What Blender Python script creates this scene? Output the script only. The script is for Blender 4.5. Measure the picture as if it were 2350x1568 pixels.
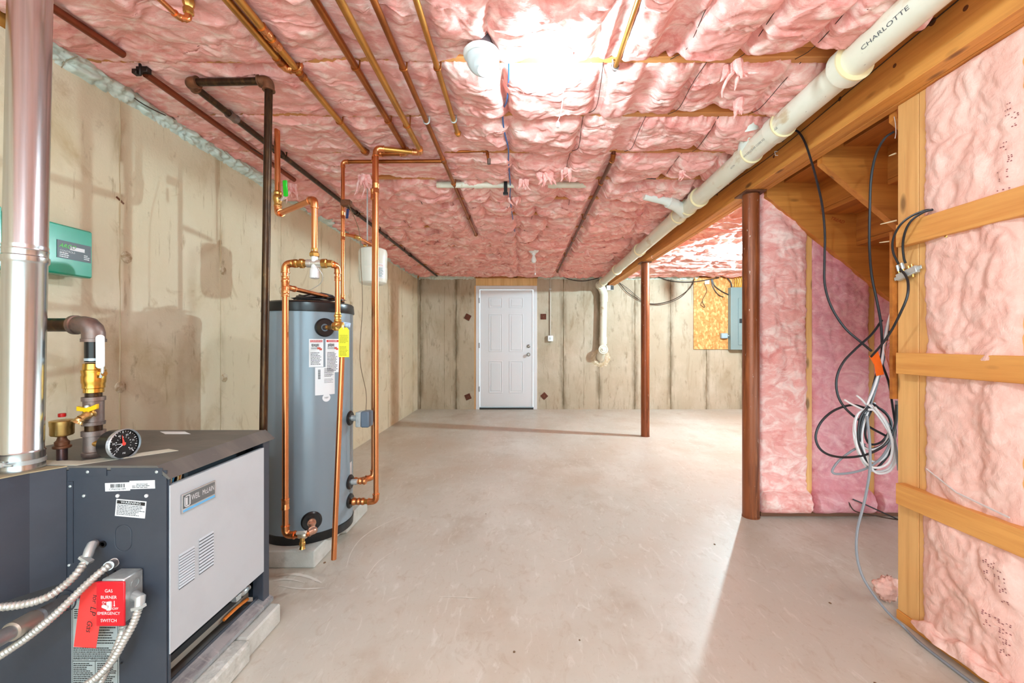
import bpy, bmesh, math, random
import numpy as np
from mathutils import Vector, Matrix
R = random.Random(7)
SC = bpy.context.scene
for _o in list(bpy.data.objects): bpy.data.objects.remove(_o, do_unlink=True)
C = SC.collection
PI = math.pi
# ---------------------------------------------------------------- camera: level, looking +Y, 1.14 m above the floor
CX, CY, F, H = 1200.0, 787.0, 950.0, 1.14       # vanishing point and focal length in pixels of the 2350x1568 frame
cam = bpy.data.cameras.new('camera'); camo = bpy.data.objects.new('camera', cam); C.objects.link(camo)
camo.location = (0, 0, H); camo.rotation_euler = (PI/2, 0, 0)
cam.sensor_width = 36; cam.lens = F/2350*36
cam.shift_x = -(CX-1175)/2350; cam.shift_y = (CY-784)/2350
cam.clip_start = .05; cam.clip_end = 60
SC.camera = camo
# ---------------------------------------------------------------- world, lamps, exposure
W = bpy.data.worlds.new('world'); SC.world = W; W.use_nodes = True
W.node_tree.nodes['Background'].inputs[0].default_value = (.71, .925, 1.0, 1)
W.node_tree.nodes['Background'].inputs[1].default_value = 1.35
LAMP_COLOUR = (211, 244, 255)
BULB_NEAR, BULB_BEHIND, BULB_RIGHT = 150, 520, 2400     # emission of the three lit bulbs (built with their holders below)
SC.view_settings.view_transform = 'Standard'; SC.view_settings.look = 'None'
SC.view_settings.exposure = 1.66; SC.view_settings.gamma = 1; SC.view_settings.use_curve_mapping = False
SC.cycles.max_bounces = 8; SC.cycles.diffuse_bounces = 5; SC.cycles.glossy_bounces = 4
SC.cycles.sample_clamp_indirect = 8.0; SC.cycles.use_denoising = True
SC.cycles.caustics_reflective = False; SC.cycles.caustics_refractive = False
# ---------------------------------------------------------------- helpers
def P(px, py, Y): return Vector(((px-CX)/F*Y, Y, H-(py-CY)/F*Y))
def lin(c):
    c = c/255.0
    return c/12.92 if c <= .04045 else ((c+.055)/1.055)**2.4
def col(c): return (lin(c[0]), lin(c[1]), lin(c[2]), 1)
MATS = {}
def M(name, base, layers=(), rough=.6, metal=0.0, bump=(), emit=0, spec=None, trans=0, seam=None):
    """layers: (colour, (sx,sy,sz), lo, hi, fac[, kind]); bump: ((sx,sy,sz), strength, distance[, kind])"""
    if name in MATS: return MATS[name]
    m = bpy.data.materials.new(name); m.use_nodes = True; N = m.node_tree.nodes; L = m.node_tree.links
    b = N['Principled BSDF']; b.inputs['Roughness'].default_value = rough; b.inputs['Metallic'].default_value = metal
    if spec is not None: b.inputs['Specular IOR Level'].default_value = spec
    tc = N.new('ShaderNodeTexCoord')
    def tex(sv, kind='noise', detail=5):
        mp = N.new('ShaderNodeMapping'); mp.inputs['Scale'].default_value = sv
        L.new(tc.outputs['Object'], mp.inputs['Vector'])
        if kind == 'voro':
            t = N.new('ShaderNodeTexVoronoi'); t.inputs['Scale'].default_value = 1; L.new(mp.outputs[0], t.inputs['Vector']); return t.outputs['Distance']
        if kind == 'cell':
            t = N.new('ShaderNodeTexVoronoi'); t.inputs['Scale'].default_value = 1; L.new(mp.outputs[0], t.inputs['Vector'])
            s = N.new('ShaderNodeSeparateColor'); L.new(t.outputs['Color'], s.inputs[0]); return s.outputs[0]
        t = N.new('ShaderNodeTexNoise'); t.inputs['Scale'].default_value = 1; t.inputs['Detail'].default_value = detail
        t.inputs['Roughness'].default_value = .62
        if kind == 'warp': t.inputs['Distortion'].default_value = 1.6
        L.new(mp.outputs[0], t.inputs['Vector']); return t.outputs[0]
    cur = None
    b.inputs['Base Color'].default_value = col(base)
    for ly in layers:
        c, sv, lo, hi, fac = ly[:5]; kind = ly[5] if len(ly) > 5 else 'noise'
        o = tex(sv, kind)
        mr = N.new('ShaderNodeMapRange'); mr.inputs['From Min'].default_value = lo; mr.inputs['From Max'].default_value = hi
        mr.inputs['To Min'].default_value = 0; mr.inputs['To Max'].default_value = fac; L.new(o, mr.inputs['Value'])
        f = mr.outputs[0]
        if len(ly) > 6:     # stain that hugs the form joints: axis, first joint, spacing, width
            ax, s0, sp, wd = ly[6]
            g = N.new('ShaderNodeNewGeometry'); sx = N.new('ShaderNodeSeparateXYZ'); L.new(g.outputs['Position'], sx.inputs[0])
            a = N.new('ShaderNodeMath'); a.operation = 'SUBTRACT'; L.new(sx.outputs[ax], a.inputs[0]); a.inputs[1].default_value = s0-sp*20
            q = N.new('ShaderNodeMath'); q.operation = 'PINGPONG'; L.new(a.outputs[0], q.inputs[0]); q.inputs[1].default_value = sp/2
            r2 = N.new('ShaderNodeMapRange'); r2.inputs['From Min'].default_value = wd; r2.inputs['From Max'].default_value = 0
            L.new(q.outputs[0], r2.inputs['Value'])
            mu = N.new('ShaderNodeMath'); mu.operation = 'MULTIPLY'; L.new(f, mu.inputs[0]); L.new(r2.outputs[0], mu.inputs[1]); f = mu.outputs[0]
        mx = N.new('ShaderNodeMix'); mx.data_type = 'RGBA'
        L.new(f, mx.inputs[0])
        if cur is None: mx.inputs[6].default_value = col(base)
        else: L.new(cur, mx.inputs[6])
        mx.inputs[7].default_value = col(c); cur = mx.outputs[2]
    if cur is not None: L.new(cur, b.inputs['Base Color'])
    prev = None
    for bp in bump:
        bn = N.new('ShaderNodeBump'); bn.inputs['Strength'].default_value = bp[1]; bn.inputs['Distance'].default_value = bp[2]
        L.new(tex(bp[0], bp[3] if len(bp) > 3 else 'noise'), bn.inputs['Height'])
        if prev is not None: L.new(prev, bn.inputs['Normal'])
        prev = bn.outputs[0]
    if prev is not None: L.new(prev, b.inputs['Normal'])
    if emit:
        b.inputs['Emission Color'].default_value = col(base); b.inputs['Emission Strength'].default_value = emit
    if trans:
        b.inputs['Transmission Weight'].default_value = trans
    MATS[name] = m
    return m

class MB:
    def __init__(s): s.v = []; s.f = []
    def add(s, vs, fs):
        n = len(s.v); s.v += [Vector(v) for v in vs]; s.f += [tuple(i+n for i in f) for f in fs]; return s
    def box(s, x0, x1, y0, y1, z0, z1):
        if x0 > x1: x0, x1 = x1, x0
        if y0 > y1: y0, y1 = y1, y0
        if z0 > z1: z0, z1 = z1, z0
        return s.add([(x0,y0,z0),(x1,y0,z0),(x1,y1,z0),(x0,y1,z0),(x0,y0,z1),(x1,y0,z1),(x1,y1,z1),(x0,y1,z1)],
                     [(0,3,2,1),(4,5,6,7),(0,1,5,4),(1,2,6,5),(2,3,7,6),(3,0,4,7)])
    def obox(s, c, ax, ay, az, hx, hy, hz):
        c = Vector(c); ax = Vector(ax).normalized(); ay = Vector(ay).normalized(); az = Vector(az).normalized()
        vs = [c+ax*i*hx+ay*j*hy+az*k*hz for k in (-1,1) for (i,j) in ((-1,-1),(1,-1),(1,1),(-1,1))]
        return s.add(vs, [(0,3,2,1),(4,5,6,7),(0,1,5,4),(1,2,6,5),(2,3,7,6),(3,0,4,7)])
    def prism(s, poly, ext):
        n = len(poly); poly = [Vector(p) for p in poly]; ext = Vector(ext)
        vs = poly+[p+ext for p in poly]
        fs = [tuple(range(n-1,-1,-1)), tuple(range(n, 2*n))]+[(i,(i+1)%n,n+(i+1)%n,n+i) for i in range(n)]
        return s.add(vs, fs)
    def lathe(s, o, d, prof, n=24, capa=True, capb=True):
        """prof: (distance along d, radius)"""
        o = Vector(o); d = Vector(d).normalized()
        a = d.orthogonal().normalized(); b = d.cross(a)
        vs = []
        for (t, r) in prof:
            for k in range(n):
                an = 2*PI*k/n; vs.append(o+d*t+(a*math.cos(an)+b*math.sin(an))*r)
        fs = []
        for i in range(len(prof)-1):
            for k in range(n):
                fs.append((i*n+k, i*n+(k+1)%n, (i+1)*n+(k+1)%n, (i+1)*n+k))
        if capa: fs.append(tuple(range(n-1,-1,-1)))
        if capb: fs.append(tuple((len(prof)-1)*n+k for k in range(n)))
        return s.add(vs, fs)
    def cyl(s, p0, p1, r0, r1=None, n=16):
        p0 = Vector(p0); p1 = Vector(p1)
        return s.lathe(p0, p1-p0, [(0, r0), ((p1-p0).length, r0 if r1 is None else r1)], n)
    def tube(s, pts, r, n=8, caps=True):
        pts = [Vector(p) for p in pts]; N_ = len(pts)
        rr = r if isinstance(r, (list, tuple)) else [r]*N_
        t = (pts[1]-pts[0]).normalized(); a = t.orthogonal().normalized()
        vs = []
        for i in range(N_):
            t = (pts[min(i+1,N_-1)]-pts[max(i-1,0)])
            if t.length < 1e-9: t = Vector((0,0,1))
            t.normalize(); a = (a-t*a.dot(t))
            if a.length < 1e-6: a = t.orthogonal()
            a.normalize(); b = t.cross(a)
            for k in range(n):
                an = 2*PI*k/n; vs.append(pts[i]+(a*math.cos(an)+b*math.sin(an))*rr[i])
        fs = [(i*n+k, i*n+(k+1)%n, (i+1)*n+(k+1)%n, (i+1)*n+k) for i in range(N_-1) for k in range(n)]
        if caps: fs += [tuple(range(n-1,-1,-1)), tuple((N_-1)*n+k for k in range(n))]
        return s.add(vs, fs)
    def ball(s, c, r, n=16, m=10, sc=(1,1,1)):
        c = Vector(c); vs = [c+Vector((0,0,-r*sc[2]))]
        for i in range(1, m):
            th = PI*i/m
            for k in range(n):
                an = 2*PI*k/n; vs.append(c+Vector((math.sin(th)*math.cos(an)*r*sc[0], math.sin(th)*math.sin(an)*r*sc[1], -math.cos(th)*r*sc[2])))
        vs.append(c+Vector((0,0,r*sc[2])))
        fs = [(0, 1+(k+1)%n, 1+k) for k in range(n)]
        for i in range(m-2):
            for k in range(n):
                fs.append((1+i*n+k, 1+i*n+(k+1)%n, 1+(i+1)*n+(k+1)%n, 1+(i+1)*n+k))
        e = len(vs)-1
        fs += [(e, 1+(m-2)*n+k, 1+(m-2)*n+(k+1)%n) for k in range(n)]
        return s.add(vs, fs)

BASE = {}
def setp(o, label=None, cat=None, group=None, kind=None):
    if label: o['label'] = label
    if cat: o['category'] = cat
    if group: o['group'] = group
    if kind: o['kind'] = kind
    return o
def thing(name, label, cat, base, group=None):
    o = bpy.data.objects.new(name, None); C.objects.link(o); o.location = Vector(base); o.empty_display_size = .05
    BASE[o.name] = Vector(base); return setp(o, label, cat, group)
def obj(name, mb, mat, parent=None, label=None, cat=None, group=None, kind=None, bevel=0, smooth=True, base=None, fix=True):
    if parent is not None: b0 = BASE[parent.name]
    elif base is not None: b0 = Vector(base)
    else:
        xs = [v.x for v in mb.v]; ys = [v.y for v in mb.v]; zs = [v.z for v in mb.v]
        b0 = Vector(((min(xs)+max(xs))/2, (min(ys)+max(ys))/2, min(zs)))
    me = bpy.data.meshes.new(name)
    me.from_pydata([v-b0 for v in mb.v], [], mb.f); me.update()
    if fix or bevel:
        bm = bmesh.new(); bm.from_mesh(me)
        if fix: bmesh.ops.recalc_face_normals(bm, faces=bm.faces)
        if bevel:
            es = [e for e in bm.edges if len(e.link_faces) == 2 and e.calc_face_angle(0) > .6]
            bmesh.ops.bevel(bm, geom=es, offset=bevel, segments=1, affect='EDGES', clamp_overlap=True)
        bm.to_mesh(me); bm.free()
    if smooth:
        me.shade_smooth(); me.set_sharp_from_angle(angle=.62)
    me.materials.append(mat)
    o = bpy.data.objects.new(name, me); C.objects.link(o)
    if parent is not None: o.parent = parent
    else: o.location = b0
    BASE[o.name] = b0
    return setp(o, label, cat, group, kind)
def kids(o): return [c for c in bpy.data.objects if c.parent == o]
def dup(root, delta, label=None, rot=0):
    r = root.copy(); C.objects.link(r); r.location = root.location+Vector(delta); BASE[r.name] = BASE[root.name]+Vector(delta)
    if label: r['label'] = label
    for ch in kids(root):
        c = ch.copy(); C.objects.link(c); c.parent = r
        for g in kids(ch):
            d = g.copy(); C.objects.link(d); d.parent = c
    return r
def smoothpts(pts, k=6):
    pts = [Vector(p) for p in pts]; out = []
    q = [pts[0]*2-pts[1]]+pts+[pts[-1]*2-pts[-2]]
    for i in range(1, len(q)-2):
        for j in range(k):
            t = j/k; a, b, c, d = q[i-1], q[i], q[i+1], q[i+2]
            out.append(.5*((2*b)+(c-a)*t+(2*a-5*b+4*c-d)*t*t+(3*b-a-3*c+d)*t*t*t))
    out.append(pts[-1]); return out
class Flat:
    """surface frame: origin, u direction, v direction; w is the normal u x v"""
    def __init__(s, o, eu, ev): s.o = Vector(o); s.u = Vector(eu).normalized(); s.v = Vector(ev).normalized(); s.n = s.u.cross(s.v).normalized()
    def __call__(s, u, v, w=0): return s.o+s.u*u+s.v*v+s.n*w
    def rot(s, a): return Flat(s.o, s.u*math.cos(a)+s.v*math.sin(a), s.v*math.cos(a)-s.u*math.sin(a))
class Round:
    """upright cylinder: u is arc length from angle a0 (counted the way u grows to the right for a viewer outside), v is z"""
    def __init__(s, c, r, a0, z0): s.c = Vector(c); s.r = r; s.a0 = a0; s.z0 = z0
    def __call__(s, u, v, w=0):
        a = s.a0+u/s.r; return Vector((s.c.x+math.cos(a)*(s.r+w), s.c.y+math.sin(a)*(s.r+w), s.z0+v))
def slab(mb, S, u0, u1, v0, v1, w0, w1, nu=1):
    vs = []
    for i in range(nu+1):
        u = u0+(u1-u0)*i/nu
        vs += [S(u,v0,w0), S(u,v1,w0), S(u,v1,w1), S(u,v0,w1)]
    fs = [(0,1,2,3), tuple(nu*4+k for k in (3,2,1,0))]
    for i in range(nu):
        for k in range(4): fs.append((i*4+k, (i+1)*4+k, (i+1)*4+(k+1)%4, i*4+(k+1)%4))
    return mb.add(vs, fs)
def text(name, body, S, u, v, size, mat, parent, w=.001, depth=.0006, align='LEFT', squash=1.0, shear=0, **k):
    cu = bpy.data.curves.new('t', 'FONT'); cu.body = body; cu.size = size; cu.align_x = align; cu.align_y = 'CENTER'; cu.resolution_u = 3; cu.shear = shear
    t = bpy.data.objects.new('t', cu); C.objects.link(t)
    me = bpy.data.meshes.new_from_object(t)
    mb = MB(); vs = [S(u+p.co.x*squash, v+p.co.y, w) for p in me.vertices]
    mb.add(vs, [tuple(p.vertices) for p in me.polygons])
    bpy.data.objects.remove(t, do_unlink=True); bpy.data.curves.remove(cu); bpy.data.meshes.remove(me)
    return obj(name, mb, mat, parent, smooth=False, fix=False, **k)
def lines(mb, S, u0, u1, vt, vb, step, th, w, rnd, nu=1, dash=.012):
    """small print: rows of unreadable dashes"""
    v = vt
    while v > vb:
        u = u0; end = u1-(rnd.random()*.35*(u1-u0))
        while u < end:
            l = dash*(.35+rnd.random()); slab(mb, S, u, min(u+l, u1), v-th, v, w, w+.0003, nu); u += l+dash*.18
        v -= step
    return mb
# smooth 2-D gradient noise on arrays
_rng = np.random.RandomState(11); _perm = _rng.permutation(256); _perm = np.concatenate([_perm, _perm]); _ga = _rng.rand(256)*2*np.pi
def pn(x, y, seed=0):
    x = np.asarray(x, float)+seed*17.31; y = np.asarray(y, float)+seed*9.73
    x, y = np.broadcast_arrays(x, y)
    xi = np.floor(x).astype(int); yi = np.floor(y).astype(int); fx = x-xi; fy = y-yi; xi &= 255; yi &= 255
    def g(ix, iy, dx, dy):
        a = _ga[_perm[_perm[ix & 255]+(iy & 255)]]; return np.cos(a)*dx+np.sin(a)*dy
    u = fx*fx*fx*(fx*(fx*6-15)+10); v = fy*fy*fy*(fy*(fy*6-15)+10)
    a = g(xi, yi, fx, fy); b = g(xi+1, yi, fx-1, fy); c = g(xi, yi+1, fx, fy-1); d = g(xi+1, yi+1, fx-1, fy-1)
    return ((a+u*(b-a))+v*((c+u*(d-c))-(a+u*(b-a))))*1.5
def fbm(x, y, o=4, seed=0):
    s = 0; a = 1; t = 0
    for i in range(o): s = s+a*pn(x*2**i, y*2**i, seed+i); t += a; a *= .5
    return s/t
def grid_obj(name, X, Y, Z, mat, parent, **k):
    """surface from three equal 2-D arrays"""
    n, m = X.shape; b0 = BASE[parent.name]
    co = np.stack([X.ravel()-b0.x, Y.ravel()-b0.y, Z.ravel()-b0.z], 1)
    i = np.arange(n-1)[:, None]*m+np.arange(m-1)[None, :]; i = i.ravel()
    fc = np.stack([i, i+1, i+m+1, i+m], 1)
    me = bpy.data.meshes.new(name)
    me.vertices.add(len(co)); me.vertices.foreach_set('co', co.astype(np.float32).ravel())
    me.loops.add(fc.size); me.loops.foreach_set('vertex_index', fc.ravel().astype(np.int32))
    me.polygons.add(len(fc)); me.polygons.foreach_set('loop_start', (np.arange(len(fc))*4).astype(np.int32))
    me.update(calc_edges=True); me.validate(); me.shade_smooth(); me.materials.append(mat)
    o = bpy.data.objects.new(name, me); C.objects.link(o); o.parent = parent; BASE[o.name] = b0
    return setp(o, **k)

# ---------------------------------------------------------------- materials
def wood(name, base, dark, axis, knot=True, rough=.55):
    st = [34, 34, 34]; st[axis] = 1.6; st2 = [110, 110, 110]; st2[axis] = 3; st3 = [9, 9, 9]; st3[axis] = .9
    kn = [9, 9, 9]; kn[axis] = 3.2
    dk = tuple(int(c*.55) for c in dark)
    ly = [(dark, tuple(st3), .35, .75, .7), (dark, tuple(st), .45, .72, .8), (dk, tuple(st2), .6, .8, .3),
          (tuple(min(255, int(c*1.08)) for c in base), tuple(st3), .55, .3, .35)]
    if knot: ly.append((dk, tuple(kn), .16, .08, .8, 'voro'))
    return M(name, base, ly, rough, 0, ((tuple(st), .25, .002),))
PINE = (224, 176, 110); PINED = (188, 128, 62)
w_x = wood('joist_wood', (222, 156, 90), (178, 106, 50), 0); w_y = wood('beam_wood', (226, 154, 74), (186, 106, 40), 1)
w_z = wood('stud_wood', (232, 178, 112), (204, 138, 74), 2); w_b = wood('blocking_wood', (232, 168, 92), (204, 128, 58), 1)
w_dark = wood('stair_stringer_wood', (210, 134, 58), (166, 90, 30), 0); w_ply = wood('stair_board_wood', (192, 118, 48), (146, 76, 26), 1, False)
w_plate = wood('dark_plate_wood', (116, 66, 38), (70, 38, 22), 0, False)
wool = M('pink_wool', (240, 170, 161), ((  (253, 220, 210), (6, 11, 11), .46, .66, .9, 'warp'), ((222, 128, 120), (4, 8, 8), .53, .7, .75, 'warp'),
      ((254, 236, 230), (36, 66, 66), .58, .78, .4, 'warp'), ((226, 146, 146), (22, 42, 42), .64, .82, .3, 'warp')), .95, 0,
      (((14, 30, 30), .3, .010, 'warp'), ((80, 160, 160), .35, .003)), spec=.05)
woolw = M('pink_wool_wall', (240, 188, 174), (((248, 214, 202), (7, 7, 5), .44, .72, .7, 'warp'), ((228, 156, 140), (5, 5, 3.4), .55, .78, .6, 'warp'),
      ((252, 230, 220), (60, 60, 36), .58, .78, .35, 'warp'), ((220, 146, 132), (30, 30, 20), .66, .82, .3, 'warp')), .95, 0,
      (((26, 26, 18), .4, .010, 'warp'), ((180, 180, 110), .35, .003)), spec=.05)
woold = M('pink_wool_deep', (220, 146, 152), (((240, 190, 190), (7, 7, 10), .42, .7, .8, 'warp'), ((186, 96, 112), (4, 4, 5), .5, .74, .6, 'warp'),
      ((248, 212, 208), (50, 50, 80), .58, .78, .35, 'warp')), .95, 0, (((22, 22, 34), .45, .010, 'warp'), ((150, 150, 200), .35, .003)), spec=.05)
concL = M('left_wall_concrete', (214, 198, 168), (((226, 212, 188), (1.6, 1.6, 1.3), .45, .7, .7), ((186, 162, 122), (1.7, 1.7, 1.5), .54, .70, .7),
      ((166, 134, 92), (3.8, 3.8, 3.0), .58, .74, .6, 'warp'), ((146, 114, 72), (34, 34, 5), .62, .76, .6), ((124, 96, 60), (12, 12, 8), .64, .76, .6),
      ((150, 122, 84), (9, 9, 3.2), .46, .66, .6, 'noise', ('Y', 1.855, .617, .05)),
      ((232, 222, 200), (80, 80, 60), .64, .72, .5)), .88, 0, (((14, 14, 14), .3, .01), ((90, 90, 90), .35, .004)))
concB = M('back_wall_concrete', (180, 165, 142), (((202, 191, 172), (1.8, 1.8, 1.4), .45, .7, .75), ((156, 136, 106), (1.6, 1.6, 1.1), .54, .76, .55),
      ((140, 116, 84), (6, 6, 1.4), .56, .74, .6, 'warp'), ((116, 96, 68), (30, 30, 2.6), .6, .75, .65), ((110, 90, 62), (10, 10, 4), .6, .74, .6),
      ((100, 82, 56), (9, 9, 2.0), .38, .58, .85, 'noise', ('X', .694, .612, .075)),
      ((214, 206, 190), (70, 70, 50), .66, .74, .4)), .88, 0, (((14, 14, 14), .3, .012), ((90, 90, 90), .3, .004)))
floorm = M('floor_concrete', (196, 190, 178), (((186, 168, 148), (.8, 1.0, 1), .44, .66, .7), ((214, 210, 200), (1.5, 1.1, 1), .48, .70, .7), ((166, 148, 128), (2.6, 2.0, 1), .56, .72, .55),
      ((172, 154, 134), (16, 9, 1), .55, .72, .45, 'warp'), ((222, 218, 210), (22, 7, 1), .57, .72, .5, 'warp'), ((160, 138, 118), (70, 60, 1), .6, .74, .35),
      ((138, 112, 92), (1.4, 1.4, 1), .035, .0, .6, 'voro')), .42, 0, (((60, 60, 60), .15, .003), ((5, 5, 5), .2, .01)), spec=.35)
conc = M('block_concrete', (192, 190, 182), (((214, 212, 206), (8, 8, 8), .45, .7, .7), ((160, 156, 146), (14, 14, 14), .55, .75, .6)), .9, 0, (((120, 120, 120), .5, .003),))
foam = M('spray_foam', (196, 206, 194), (((222, 226, 214), (9, 9, 9), .4, .7, .7), ((156, 172, 164), (14, 14, 14), .55, .75, .6)), .8, 0, (((60, 60, 60), .5, .006),))
copper = M('copper', (226, 148, 98), (((204, 118, 68), (3, 3, 3), .4, .7, .6), ((240, 172, 122), (6, 6, 6), .55, .75, .6)), .27, 1.0)
copperd = M('old_copper', (176, 104, 52), (((122, 66, 30), (5, 5, 5), .42, .68, .8), ((206, 138, 78), (9, 9, 9), .6, .8, .5)), .38, .9)
copperg = M('dull_gold_copper', (200, 142, 72), (((150, 98, 46), (5, 5, 5), .48, .7, .7), ((222, 170, 100), (9, 9, 9), .6, .8, .5)), .36, .9)
solder = M('soldered_copper', (228, 156, 102), (((196, 100, 48), (30, 30, 30), .45, .65, .7), ((242, 206, 170), (40, 40, 40), .6, .75, .6)), .3, 1.0, (((70, 70, 70), .3, .002),))
brass = M('brass', (214, 170, 98), (((176, 130, 62), (20, 20, 20), .48, .7, .6),), .3, 1.0)
iron = M('black_iron', (62, 42, 28), (((104, 74, 42), (30, 30, 6), .5, .7, .8), ((28, 20, 16), (20, 20, 9), .52, .7, .7), ((150, 116, 70), (60, 60, 30), .66, .76, .5)), .33, .7)
rustfit = M('rusty_fitting', (112, 70, 48), (((150, 92, 60), (22, 22, 22), .45, .7, .7), ((66, 48, 40), (30, 30, 30), .55, .75, .6)), .5, .5, (((90, 90, 90), .3, .002),))
ironfit = M('worn_iron_fitting', (128, 112, 106), (((152, 112, 94), (14, 14, 14), .45, .7, .7), ((88, 82, 82), (20, 20, 20), .5, .7, .7)), .45, .7, (((90, 90, 90), .3, .002),))
rustcol = M('rust_red_column', (146, 78, 42), (((96, 46, 22), (14, 14, 1.2), .46, .62, .85), ((184, 106, 60), (18, 18, 2), .54, .68, .7), ((226, 204, 188), (60, 60, 22), .66, .72, .9)), .35, .25, (((60, 60, 40), .3, .003),))
steel = M('galvanised_steel', (206, 212, 212), (((178, 186, 188), (26, 26, 26), .45, .6, .7),), .36, .5)
vent = M('stainless_flue', (206, 211, 214), (((182, 186, 190), (80, 80, .6), .45, .65, .6),), .24, 1.0)
greyblue = M('slate_jacket', (58, 63, 74), (((68, 73, 84), (7, 7, 7), .45, .7, .6), ((66, 68, 76), (4, 4, 4), .55, .75, .5), ((190, 192, 196), (130, 130, 90), .765, .79, .8)), .42, .1)
slatet = M('slate_top', (98, 94, 90), (((120, 114, 106), (4, 12, 4), .45, .7, .7), ((70, 68, 68), (5, 9, 5), .55, .75, .6), ((205, 200, 190), (60, 14, 60), .7, .78, .7)), .5, .1)
lightpan = M('light_grey_panel', (192, 195, 200), (((182, 185, 190), (5, 5, 5), .45, .7, .7),), .4, .1)
dark = M('dark_interior', (34, 38, 42), (), .6)
black = M('black_plastic', (22, 22, 24), (), .28)
rubber = M('black_cable_jacket', (34, 34, 38), (), .38)
cabw = M('white_cable_jacket', (226, 221, 222), (), .45); cabg = M('grey_cable_jacket', (140, 142, 148), (), .45)
cabb = M('blue_cable', (60, 110, 176), (), .4)
tankm = M('tank_grey_blue', (138, 152, 162), (((130, 144, 155), (3, 3, 1), .45, .7, .5),), .22, .1)
pvc = M('white_pvc', (226, 220, 200), (((238, 234, 220), (5, 3, 5), .45, .7, .7), ((196, 164, 120), (10, 4, 10), .60, .70, .7), ((126, 100, 74), (44, 20, 44), .68, .75, .7)), .35)
pvccem = M('yellowed_pvc_rim', (236, 220, 176), (), .35)
white = M('white_plastic', (236, 236, 236), (), .35); whitep = M('white_paint', (222, 221, 224), (), .45)
paper = M('label_paper', (236, 236, 238), (), .5); ink = M('label_ink', (60, 62, 66), (), .6); inkb = M('black_ink', (28, 26, 28), (), .6)
silverp = M('silver_label', (186, 196, 198), (), .35, .3)
redp = M('red_plate', (214, 24, 40), (), .3); redt = M('red_paper', (250, 62, 58), (), .5)
tealm = M('teal_enamel', (24, 158, 128), (((34, 172, 142), (3, 3, 3), .45, .7, .5),), .2)
yellow = M('yellow_plastic', (250, 196, 20), (), .35); yellowt = M('yellow_tag', (240, 232, 40), (), .5)
orange = M('orange_tape', (246, 104, 28), (), .45); green = M('green_handle', (40, 206, 40), (), .35); lime = M('lime_print', (80, 230, 40), (), .4)
bluep = M('blue_print', (104, 176, 224), (), .4)
glassy = M('dial_glass', (255, 255, 255), (), .03, 0, trans=1)
panelg = M('panel_grey', (132, 150, 150), (), .45, .2)
osb = M('oriented_strand_board', (206, 146, 80), (((188, 124, 56), (26, 26, 34), .3, .8, .9, 'cell'), ((238, 192, 128), (40, 40, 22), .55, .9, .7, 'cell'), ((150, 92, 40), (50, 50, 60), .62, .8, .5)), .6)
plyhead = wood('yellow_pine_board', (232, 196, 136), (206, 156, 88), 2, False)
# ================================================================ SETTING
XL, XR, YB, YF, JZ = -1.806, 4.7, 7.09, -1.25, 2.30
m = MB().box(XL-.25, XR+.25, YF, YB+.3, -.12, 0)
floor = obj('floor', m, floorm, kind='structure', smooth=False)
# curing joint / debris on the floor are part of the slab
FT = MB()
for px, py, r in ((2010,1570,.006),(1640,1250,.006),(1180,1497,.005),(745,1292,.007),(700,1302,.006),(1330,1470,.004),(1115,1180,.004),(1905,1385,.006)):
    Y = F*H/(py-CY); p = P(px, py, Y); FT.ball(p+Vector((0,0,.001)), r, 6, 4, (1, 1.3, .35))
obj('floor_debris', FT, M('crumbs', (120, 92, 66), (), .9), floor, kind='stuff')
def FP(px, py, h=.0012): p = P(px, py, F*H/(py-CY)); p.z = h; return p
def ribbon(mb, pts, w):
    pts = smoothpts(pts, 6); n = len(pts); vs = []
    for i, p in enumerate(pts):
        t = (pts[min(i+1, n-1)]-pts[max(i-1, 0)]).normalized(); s_ = Vector((-t.y, t.x, 0)); ww = w*(.35+.65*math.sin(PI*i/(n-1)))*(.6+.8*R.random())
        vs += [p+s_*ww, p-s_*ww]
    return mb.add(vs, [(2*i, 2*i+1, 2*i+3, 2*i+2) for i in range(n-1)])
sm = MB()
for pts, w in (([(795,1302),(806,1268),(830,1236),(872,1208),(930,1182)], .0035), ([(838,1330),(868,1290),(915,1258)], .002), ([(1008,1370),(1050,1371),(1100,1374)], .002),
               ([(632,1322),(668,1318),(705,1324),(738,1338)], .009), ([(628,1334),(660,1330),(700,1338)], .006), ([(640,1345),(690,1352),(745,1350)], .005), ([(1265,1282),(1290,1290),(1330,1272),(1335,1258)], .0018)):
    ribbon(sm, [FP(*p) for p in pts], w)
obj('scuff_marks', sm, M('chalky_scuff', (222, 216, 206), (), .7), floor, kind='stuff', fix=False)
# ---- poured concrete walls with form joints
wl = MB().box(XL-.2, XL, -1.2, YB+.2, 0, 2.235)
wall_left = obj('wall_left', wl, concL, kind='structure', smooth=False)
def seam(parent, mat, axis, s, z0, z1, off, w=.008, d=.004):
    """raised, ragged fin left by a form joint"""
    mb = MB(); n = 26; vs = []
    for i in range(n+1):
        z = z0+(z1-z0)*i/n; ww = w*(.5+R.random()*.9); dd = d*(.3+R.random()); j = (R.random()-.5)*.004
        for (a, b) in ((-ww, -.003), (0, dd), (ww, -.003)):
            vs.append(Vector((off+b, s+j+a, z)) if axis == 'y' else Vector((s+j+a, off-b, z)))
    fs = [(i*3+k, i*3+k+1, i*3+k+4, i*3+k+3) for i in range(n) for k in (0, 1)]
    mb.add(vs, fs); return obj('form_joint', mb, mat, parent, fix=False)
stain = M('joint_stain', (134, 108, 72), (((176, 152, 118), (20, 20, 4), .4, .65, .8), ((92, 72, 48), (40, 40, 6), .6, .75, .8)), .9)
stainL = M('left_joint', (178, 156, 122), (((196, 178, 148), (20, 20, 4), .4, .65, .8), ((130, 106, 72), (40, 40, 6), .62, .75, .8)), .9)
y = 1.855-.617*2
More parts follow.
